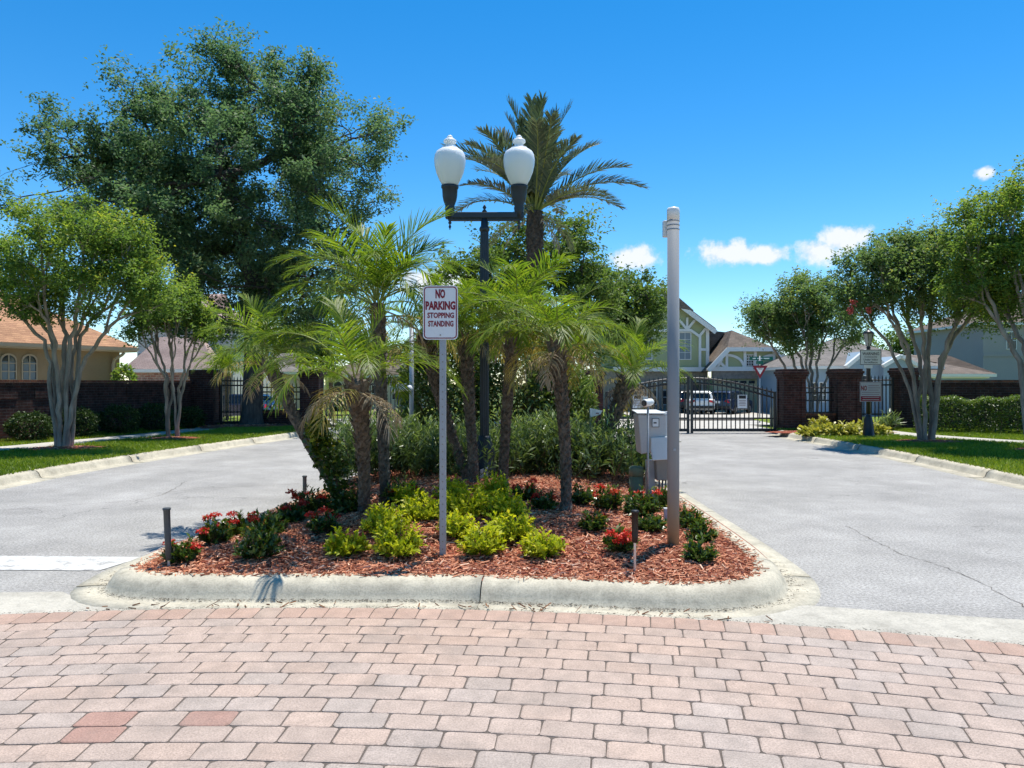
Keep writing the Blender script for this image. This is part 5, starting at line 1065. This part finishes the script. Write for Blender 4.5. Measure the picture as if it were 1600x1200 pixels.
# tan house on the left
def tan_house():
    D = 32.0; s = D/F; X = lambda px: (px-800)*s; Z = lambda py: CAM_H+(600-py)*s; x1 = X(187); x0 = X(-260); t = thing('tan_house', (x1, D, 0), 'tan stucco house with orange shingle roof behind the left wall', 'house', None, R(58)); ox = x1
    wall_box(t, x0-ox, 0, 0, 9, -.2, Z(549), 'tan_stucco'); hip_roof(t, x0-ox, 0, 0, 9, Z(543), 3.1, 'roof_orange', None, .5, fascia='gutter_tan')
    for wx in (-3.55, -4.28, -6.2, -6.95): window(t, wx, 0, 1.72, .47, .9, True, (2, 3), 'gutter_tan', 'glass', blind=True)
    m = MB(); pts = [(-.05, -.42, Z(551)), (-.12, -.38, Z(555)), (-.3, -.12, Z(562)), (-.33, -.08, Z(570)), (-.33, -.08, Z(650))]; m.tube(pts, .065, 8); m.build('downpipe', 'gutter_tan', t, True)
    m = MB(); m.box(((x0-ox)/2, -.53, Z(546)), (-(x0-ox)+1.0, .1, .12)); m.build('gutter', 'gutter_tan', t)
tan_house()
def pale_house():
    D = 46.0; s = D/F; X = lambda px: (px-800)*s; Z = lambda py: CAM_H+(600-py)*s; ox = X(262); t = thing('pale_house', (ox, D, zg(D)), 'pale two-storey house with brick skirt behind the left wall', 'house'); dz = -zg(D)
    wall_box(t, X(190)-ox, X(345)-ox, 2, 10, -.2, Z(500)+dz, 'pale_stucco'); hip_roof(t, X(190)-ox, X(345)-ox, 2, 10, Z(498)+dz, 2.2, 'roof_pink')
    wall_box(t, X(205)-ox, X(340)-ox, -.3, 2, -.2, Z(577)+dz, 'house_brick', 'brick_skirt'); hip_roof(t, X(207)-ox, X(338)-ox, -.3, 2, Z(577)+dz, 2.0, 'roof_pink', 1.6, .3, 'porch_roof')
    window(t, X(223)-ox, 1.98, Z(562)+dz, 12*s, 20*s, True, (2, 2), 'sign_black', 'glass'); window(t, X(195)-ox, 1.98, Z(566)+dz, 9*s, 16*s, False, (1, 2), 'trim_white', 'blind')
    m = MB(); m.box((X(200)-ox, 1.9, Z(572)+dz), (16*s, .1, .35)); m.build('brick_band', 'house_brick', t)
pale_house()
def low_house(cx_, x0, x1, D, eave, ridge, label, wallm, roofm, seed, wins=(), arch=()):
    s = D/F; X = lambda px: (px-800)*s; Z = lambda py: CAM_H+(600-py)*s; ox = X(cx_); g = zg(D)+.25; t = thing('low_house', (ox, D, g), label, 'house')
    wall_box(t, X(x0)-ox, X(x1)-ox, 0, 8, -.6, Z(eave)-g, wallm); hip_roof(t, X(x0)-ox, X(x1)-ox, 0, 8, Z(eave)-g, (eave-ridge)*s*1.35, roofm)
    for px, py, w, h in wins: window(t, X(px)-ox, 0, Z(py)-g, w*s, h*s, False, (2, 2))
    for px, py, w, h in arch: window(t, X(px)-ox, 0, Z(py)-g, w*s, h*s, True, (1, 1), 'trim_white', 'door_dark', 'porch_opening')
    return t, X, Z, ox, g
low_house(570, 508, 648, 60, 586, 556, 'low cream house seen through the left vehicle gate', 'cream_stucco', 'roof_brown', 1, [(548, 628, 11, 22), (585, 628, 8, 26), (618, 624, 10, 18)], [(528, 634, 12, 38)])
t, X_, Z_, ox_, g_ = low_house(420, 362, 468, 61, 581, 557, 'low cream house with grey roof seen behind the oak trunk', 'cream_stucco', 'roof_grey', 2, [(378, 625, 8, 18), (440, 625, 10, 18)], [(455, 632, 10, 30)])
def green_house():
    D = 62.0; s = D/F; X = lambda px: (px-1100)*s; g = zg(D)+.05; Z = lambda py: CAM_H+(600-py)*s-g; t = thing('green_house', ((1100-800)*s, D, g), 'green stucco house with white half-timbering and garage beyond the right gate', 'house')
    # two-storey gabled block
    a, b, ap, ev = X(962), X(1108), X(1036), Z(512); zt = Z(458)
    wall_box(t, X(940), b, .4, 9, -.3, Z(577), 'stone', 'lower_wall')
    m = MB(); m.prism([(a, .2, Z(577)), (b, .2, Z(577)), (b, .2, ev), (ap, .2, zt), (a, .2, ev)], (0, 9, 0)); m.build('gable_wall', 'green_stucco', t)
    for x0_, x1_ in ((a-.45, ap), (b+.45, ap)):
        zz0 = ev-.45*(zt-ev)/(b-ap); m = MB(); m.prism([(x0_, -.35, zz0), (x1_, -.35, zt), (x1_, -.35, zt+.28), (x0_, -.35, zz0+.28)], (0, 9.8, 0)); m.build('roof_slope', 'roof_brown', t)
        m = MB(); m.bar((x0_, -.42, zz0-.06), (x1_, -.42, zt-.06), .36, .1); m.build('bargeboard', 'trim_white', t)
    wall_box(t, X(948), X(962)-.02, 1.2, 8, Z(577), Z(525), 'green_stucco', 'side_wall')
    # a clipped little roof vent gable at the top
    m = MB(); m.prism([(X(1030), -.5, Z(478)), (X(1082), -.5, Z(486)), (X(1060), -.5, Z(467)), (X(1040), -.5, Z(455))], (0, 2, 0)); m.build('dormer_roof', 'roof_brown', t)
    def beam(x0, y0, x1, y1, w=.2, y=.12, nm='timber'): m = MB(); m.bar((X(x0), y, Z(y0)), (X(x1), y, Z(y1)), w, .12); m.build(nm, 'trim_white', t)
    beam(958, 577, 1102, 577, .34, .06); beam(980, 516, 1081, 516, .22, .11); beam(1080, 516, 1094, 526, .2, .105); beam(1094, 524, 1094, 575, .2, .1); beam(1106, 511, 1106, 575, .26, .115); beam(1094, 546, 1106, 546, .2, .108); beam(1094, 524, 1104, 512, .2, .095)
    beam(1062, 500, 1074, 515, .2, .1); beam(1086, 500, 1074, 515, .2, .095); beam(1074, 496, 1074, 515, .18, .09); beam(1040, 500, 1052, 515, .2, .1); beam(986, 517, 986, 575, .2, .1); beam(988, 560, 988, 576, .2, .09)
    window(t, X(1071), .2, Z(561), 17*s, 41*s, False, (2, 4), 'trim_white', 'blind', 'upper_window'); window(t, X(1010), .2, Z(561), 17*s, 38*s, False, (2, 4), 'trim_white', 'blind', 'upper_window')
    for px in (1000, 1020, 1044): window(t, X(px), .4, Z(632), 14*s, 34*s, False, (2, 3), 'trim_white', 'glass', 'lower_window')
    window(t, X(1090), .4, Z(640), 16*s, 44*s, False, (1, 1), 'trim_white', 'door_dark', 'front_door')
    # link roof between the blocks
    m = MB(); m.prism([(X(1108), 2.2, Z(512)), (X(1145), 2.2, Z(516)), (X(1108), 2.2, Z(560))], (0, 3, 0)); m.build('link_roof', 'roof_brown', t)
    # garage block with clipped gable
    c, d = X(1104), X(1232); m = MB(); m.box(((c+d)/2, 2.5, Z(590)/2-.2), (d-c-.3, 7.4, Z(590)+.4)); m.build('garage_wall', 'green_stucco', t)
    m = MB(); m.prism([(c-.1, -1.5, Z(577)), (d+.1, -1.5, Z(577)), (X(1197), -1.5, Z(546)), (X(1127), -1.5, Z(546))], (0, 6, 0)); m.build('garage_gable', 'green_stucco', t)
    m = MB(); m.prism([(c+.1, -1.45, Z(592)), (d-.1, -1.45, Z(592)), (d-.1, -1.45, Z(578)), (c+.1, -1.45, Z(578))], (0, .4, 0)); m.build('stone_lintel', 'stone', t)
    r = MB(); L0, R0, LT, RT = (X(1096), -1.9, Z(580)), (X(1240), -1.9, Z(580)), (X(1126), -1.9, Z(545)), (X(1198), -1.9, Z(545)); q = 8
    ridge0 = (X(1152), .6, Z(516)); ridge1 = (X(1172), q, Z(516)); v = [LT, RT, (X(1145), .3, Z(515.5)), L0, (X(1096), q, Z(580)), (X(1150), q, Z(515.5)), R0, (X(1240), q, Z(580)), (X(1172), q, Z(515.5))]
    r.add(v, [(0, 1, 2), (3, 0, 2, 5, 4), (1, 6, 7, 8, 2), (2, 8, 5)]); ro = r.build('garage_roof', 'roof_brown', t); sm = ro.modifiers.new('s', 'SOLIDIFY'); sm.thickness = .14
    beam(1126, 547.5, 1198, 547.5, .32, -1.95, 'bargeboard'); beam(1097, 580, 1128, 547, .36, -1.94, 'bargeboard'); beam(1239, 580, 1196, 547, .36, -1.94, 'bargeboard'); beam(1100, 577, 1236, 577, .34, -1.6)
    for px in (1127, 1154.5, 1170.5, 1199): beam(px, 576, px, 549, .2, -1.57)
    for x0, y0, x1, y1, sg in ((1128, 556, 1153, 575, 1), (1198, 556, 1172, 575, -1)):
        m = MB(); pts = [(X(x0+(x1-x0)*math.sin(PI/2*i/8)), -1.56, Z(y1-(y1-y0)*math.cos(PI/2*i/8))) for i in range(9)]
        for p_, q_ in zip(pts, pts[1:]): m.bar(p_, q_, .2, .1)
        m.build('curved_brace', 'trim_white', t)
    beam(1114, 564, 1126, 576, .2, -1.565); beam(1222, 564, 1201, 576, .2, -1.565); beam(1112, 576, 1120, 562, .18, -1.56)
    window(t, X(1162.5), -1.5, Z(572), 10*s, 16*s, False, (3, 4), 'trim_white', 'glass', 'attic_window')
    m = MB(); m.box(((X(1109)+X(1212))/2, -1.24, Z(594)/2), (X(1212)-X(1109), .12, Z(594))); gd = m.build('garage_door', 'garage_door', t)
    for k in range(8): m = MB(); m.box((X(1116+k*12.7), -1.31, Z(597)), (9*s, .03, 4.2*s)); m.build('door_light', 'glass', gd)
    for k in range(1, 4): m = MB(); m.box(((X(1109)+X(1212))/2, -1.302, Z(594)*k/4), (X(1212)-X(1109), .02, .05)); m.build('panel_joint', 'gutter_tan', gd)
    m = MB(); m.tube([(X(1079), 4, Z(488)), (X(1073.5), 4, Z(456))], .02, 5); m.build('aerial', 'black_metal', t)
green_house()
def blue_house():
    D = 50.0; s = D/F; X = lambda px: (px-1400)*s; g = zg(D); Z = lambda py: CAM_H+(600-py)*s-g; t = thing('blue_house', ((1400-800)*s, D, g), 'blue-grey stucco house behind the right brick columns', 'house')
    wall_box(t, X(1265), X(1480), 1.5, 11, -.3, Z(570), 'blue_stucco'); hip_roof(t, X(1265), X(1480), 1.5, 11, Z(571), (571-527)*s*1.2, 'roof_grey', 5)
    m = MB(); m.prism([(X(1332), .8, -.3), (X(1388), .8, -.3), (X(1388), .8, Z(570)), (X(1360), .8, Z(548)), (X(1332), .8, Z(570))], (0, 3, 0)); m.build('entry_gable', 'blue_stucco', t)
    for a, b in (((1328, 573), (1360, 547)), ((1392, 573), (1360, 547))): m = MB(); m.bar((X(a[0]), .6, Z(a[1])), (X(b[0]), .6, Z(b[1])), .22, .4); m.build('bargeboard', 'trim_white', t)
    m = MB(); m.prism([(X(1383), .2, -.3), (X(1432), .2, -.3), (X(1432), .2, Z(570)), (X(1407), .2, Z(556)), (X(1383), .2, Z(570))], (0, 3, 0)); m.build('garage_gable', 'blue_stucco', t)
    for a, b in (((1380, 572), (1408, 556)), ((1436, 572), (1408, 556))): m = MB(); m.bar((X(a[0]), .05, Z(a[1])), (X(b[0]), .05, Z(b[1])), .22, .3); m.build('bargeboard', 'trim_white', t)
    window(t, X(1358), .8, Z(625), 34*s, 38*s, True, (1, 1), 'trim_white', 'door_dark', 'porch_opening')
    wall_box(t, X(1465), X(1548), .5, 9, -.3, Z(586), 'blue_stucco', 'side_wing_wall'); hip_roof(t, X(1455), X(1548), .5, 9, Z(584), (584-556)*s*1.2, 'roof_brown', 4.2, name='side_wing_roof')
    m = MB(); m.box((X(1506), .44, Z(588.5)), (92*s, .1, 5*s)); m.build('frieze', 'trim_white', t)
    for px in (1300, 1285): window(t, X(px), 1.5, Z(628), 10*s, 30*s, False, (2, 3))
blue_house()
def grey_house():
    D = 58.0; s = D/F; ox = (1640-800)*s; X = lambda px: (px-1640)*s; g = zg(D); Z = lambda py: CAM_H+(600-py)*s-g; t = thing('grey_house', (ox, D, g), 'plain grey two-storey house at the far right edge', 'house')
    wall_box(t, X(1536), X(1780), 0, 10, -.3, Z(505), 'grey_stucco'); hip_roof(t, X(1536), X(1780), 0, 10, Z(504), 2.6, 'roof_brown'); window(t, X(1580), 0, Z(545), 14*s, 26*s, False, (2, 2))
    window(t, X(1650), 0, Z(545), 14*s, 26*s, False, (2, 2)); m = MB(); m.box((X(1658), -.04, Z(555)), (244*s, .06, .2)); m.build('belt_course', 'grey_stucco', t)
grey_house()
# front lawns and drives beyond the gates
def far_lawn(name, x0, x1, y0, y1, mat='lawn', dz=.06): 
    m = MB(); ys_ = [y0, (y0+y1)/2, y1]; m.add([(x, y, max(zg(y), zg(y))+dz+(.25*(y-y0)/(y1-y0) if mat == 'lawn' else 0)) for y in ys_ for x in (x0, x1)], [(0, 1, 3, 2), (2, 3, 5, 4)]); return structure(m.build(name, mat))
far_lawn('front_lawn', -45, -6, 43, 62); far_lawn('front_lawn', -5.6, 7.5, 43, 62.5); far_lawn('front_lawn', -16, -9.2, 30.5, 34.5, 'lawn', .05); far_lawn('front_lawn', 24.5, 45, 40, 52); far_lawn('front_lawn', 10.2, 13.4, 29, 33.5, 'lawn', .05)
far_lawn('driveway', 8.2, 23.8, 43, 61, 'walk', .07); far_lawn('front_lawn', 14.5, 45, 30.5, 36.5, 'lawn', .05)
for lo in (((-45, 41.2), (7.5, 41.2)),): strip('far_pavement', lo, 1.3, 'walk', zg(41.2)+.1)
def yard_shrub(px, D, r_, h, lb, leaf='hedge_leaf', n=900): b = Vector(((px-800)/F*D, D, zg(D)+.2)); round_shrub('yard_shrub', b, r_, r_, h, n, .16, leaf, lb, 'shrub', .1, .5, 'clipped shrubs in front of the far houses')
yard_shrub(523, 57, .6, 1.0, 'left of two small shrubs by the cream house seen through the left gate'); yard_shrub(540, 57, .7, 1.1, 'right of two small shrubs by the cream house seen through the left gate'); yard_shrub(1000, 58, .6, .9, 'small shrub by the green house seen through the right gate'); yard_shrub(192, 31, .5, 2.3, 'leafy shrub at the corner of the tan house', 'crepe_leaf', 1600)
def small_palm(px, py, D, lb, seed, sc=1.3):
    b = Vector(((px-800)/F*D, D, zg(D))); palm('young_palm', b, P(px, py, D), lb, seed, dict(up=4, mid=9, low=8), FP, .07, .09, sc, group='young palms beyond the fence')
small_palm(355, 588, 33, 'young palm beyond the fence left of the oak trunk', 51, 1.5); small_palm(517, 598, 44, 'young palm beyond the left vehicle gate', 52, 1.6)
# ------------------------------------------------------------------ cars
plain('car_white', (.66, .66, .64), .3, .5, var=.03, extra={'Coat Weight': .6}); plain('car_blue', (.015, .022, .05), .3, .5, var=.05, extra={'Coat Weight': .6}); plain('car_black', (.012, .012, .014), .3, .5, var=.05, extra={'Coat Weight': .6}); plain('tyre', (.018, .018, .018), .85, .2); plain('rim', (.4, .4, .41), .4, .5, .6)
plain('tail_red', (.35, .012, .012), .25, .5); plain('plate_white', (.6, .64, .68), .5, .3); plain('car_trim', (.02, .02, .021), .6, .3)
def car(loc, rz, paint, label, suv=True):
    t = thing('parked_car', loc, label, 'car', 'cars parked beyond the gates', rz); k = 1.0 if suv else .88     # local: rear faces -Y
    low = [(-2.28, .42), (-2.32, .62), (-2.28, 1.02*k), (-2.15, 1.1*k), (1.0, 1.05*k), (1.9, .95*k), (2.25, .75*k), (2.3, .42), (1.85, .28), (-1.9, .28)]
    def loft(prof, secs, name, mat, par=t):
        m = MB(); n = len(prof)
        for x, sc_, dz in secs: m.v += [(x, y*sc_, z+dz) for y, z in prof]
        for i in range(len(secs)-1): m.f += [(i*n+j, (i+1)*n+j, (i+1)*n+(j+1) % n, i*n+(j+1) % n) for j in range(n)]
        m.f += [tuple(range(n)), tuple(range((len(secs))*n-1, (len(secs)-1)*n-1, -1))]; return m.build(name, mat, par, False)
    bevel(loft(low, [(-.92, .985, 0), (-.86, 1, 0), (.86, 1, 0), (.92, .985, 0)], 'body', paint), .05, 2)
    cab = [(-2.16, 1.06*k), (-1.92, 1.55*k), (-1.7, 1.66*k), (-.2, 1.69*k), (.35, 1.6*k), (1.15, 1.04*k)]
    m = MB(); n = len(cab); wd = [.86, .72, .68, .67, .69, .84]
    m.add([(-w, y, z) for (y, z), w in zip(cab, wd)]+[(w, y, z) for (y, z), w in zip(cab, wd)], [(i, i+1, n+i+1, n+i) for i in range(n-1)]+[tuple(range(n-1, -1, -1)), tuple(range(n, 2*n))]); bevel(m.build('cabin', paint, t), .04, 2)
    m = MB(); m.prism([(-.66, -2.09, 1.15*k), (.66, -2.09, 1.15*k), (.58, -1.93, 1.5*k), (-.58, -1.93, 1.5*k)], (0, -.035, .0)); m.build('rear_window', 'car_glass', t)
    m = MB(); m.prism([(-.7, 1.1, 1.1*k), (.7, 1.1, 1.1*k), (.6, .42, 1.55*k), (-.6, .42, 1.55*k)], (0, .035, .02)); m.build('windscreen', 'car_glass', t)
    for sx in (-1, 1):
        m = MB(); m.prism([(sx*.845, -1.85, 1.12*k), (sx*.845, .85, 1.1*k), (sx*.715, .25, 1.56*k), (sx*.70, -1.65, 1.57*k)], (sx*.02, 0, 0)); m.build('side_window', 'car_glass', t)
        m = MB(); m.prism([(sx*.86, -2.3, .82*k), (sx*.86, -2.18, 1.06*k), (sx*.5, -2.24, 1.04*k), (sx*.52, -2.32, .9*k)], (0, -.04, 0)); m.build('tail_light', 'tail_red', t)
        m = MB(); m.prism([(sx*.85, 2.2, .66*k), (sx*.85, 2.05, .85*k), (sx*.45, 2.18, .82*k), (sx*.5, 2.28, .68*k)], (0, .04, 0)); m.build('headlight', 'plate_white', t)
        m = MB(); m.box((sx*1.02, .75, 1.1*k), (.18, .12, .13)); bevel(m.build('mirror', paint, t), .02)
        for yy in (-1.35, 1.42):
            w = link('wheel', None, t, (sx*.82, yy, .35)); m = MB(); m.tube([(-.11, 0, 0), (-.1, 0, 0), (.1, 0, 0), (.11, 0, 0)], [.3, .35, .35, .3], 20); m.build('tyre', 'tyre', w); m = MB(); m.tube([(sx*.105, 0, 0), (sx*.118, 0, 0)], .21, 12); m.build('rim', 'rim', w)
    m = MB(); m.box((0, -2.345, .52), (1.74, .08, .2)); bevel(m.build('bumper', 'car_trim', t), .02); m = MB(); m.box((0, -2.36, .88*k), (.36, .02, .17)); m.build('licence_plate', 'plate_white', t)
    m = MB(); m.box((0, -2.0, 1.685*k), (1.2, .3, .04)); m.build('spoiler', paint, t)
def cz(D, dz=.07): return zg(D)+dz
car(((1102-800)/F*55, 57.3, cz(57)), R(-6), 'car_white', 'white SUV parked nose-in at the green house, seen from behind'); car(((1154-800)/F*55, 57.0, cz(57)), R(-38), 'car_blue', 'dark blue SUV parked at an angle beside the white one'); car(((1076-800)/F*58.5, 59.2, cz(58)), R(-4), 'car_black', 'black car half hidden left of the white SUV')
car(((366-800)/F*44, 44, cz(44, .02)), R(80), 'car_blue', 'dark car seen through the fence left of the oak trunk', False)
b_ = Vector(((1209-800)/F*26, 26, 0)); t = thing('concrete_bollard', b_, 'short pale concrete bollard just inside the right gate', 'bollard'); m = MB(); m.lathe([(.13, -.05), (.13, .7), (.11, .78), (.05, .82), (.003, .83)], n=16); m.build('body', 'concrete', t, True)
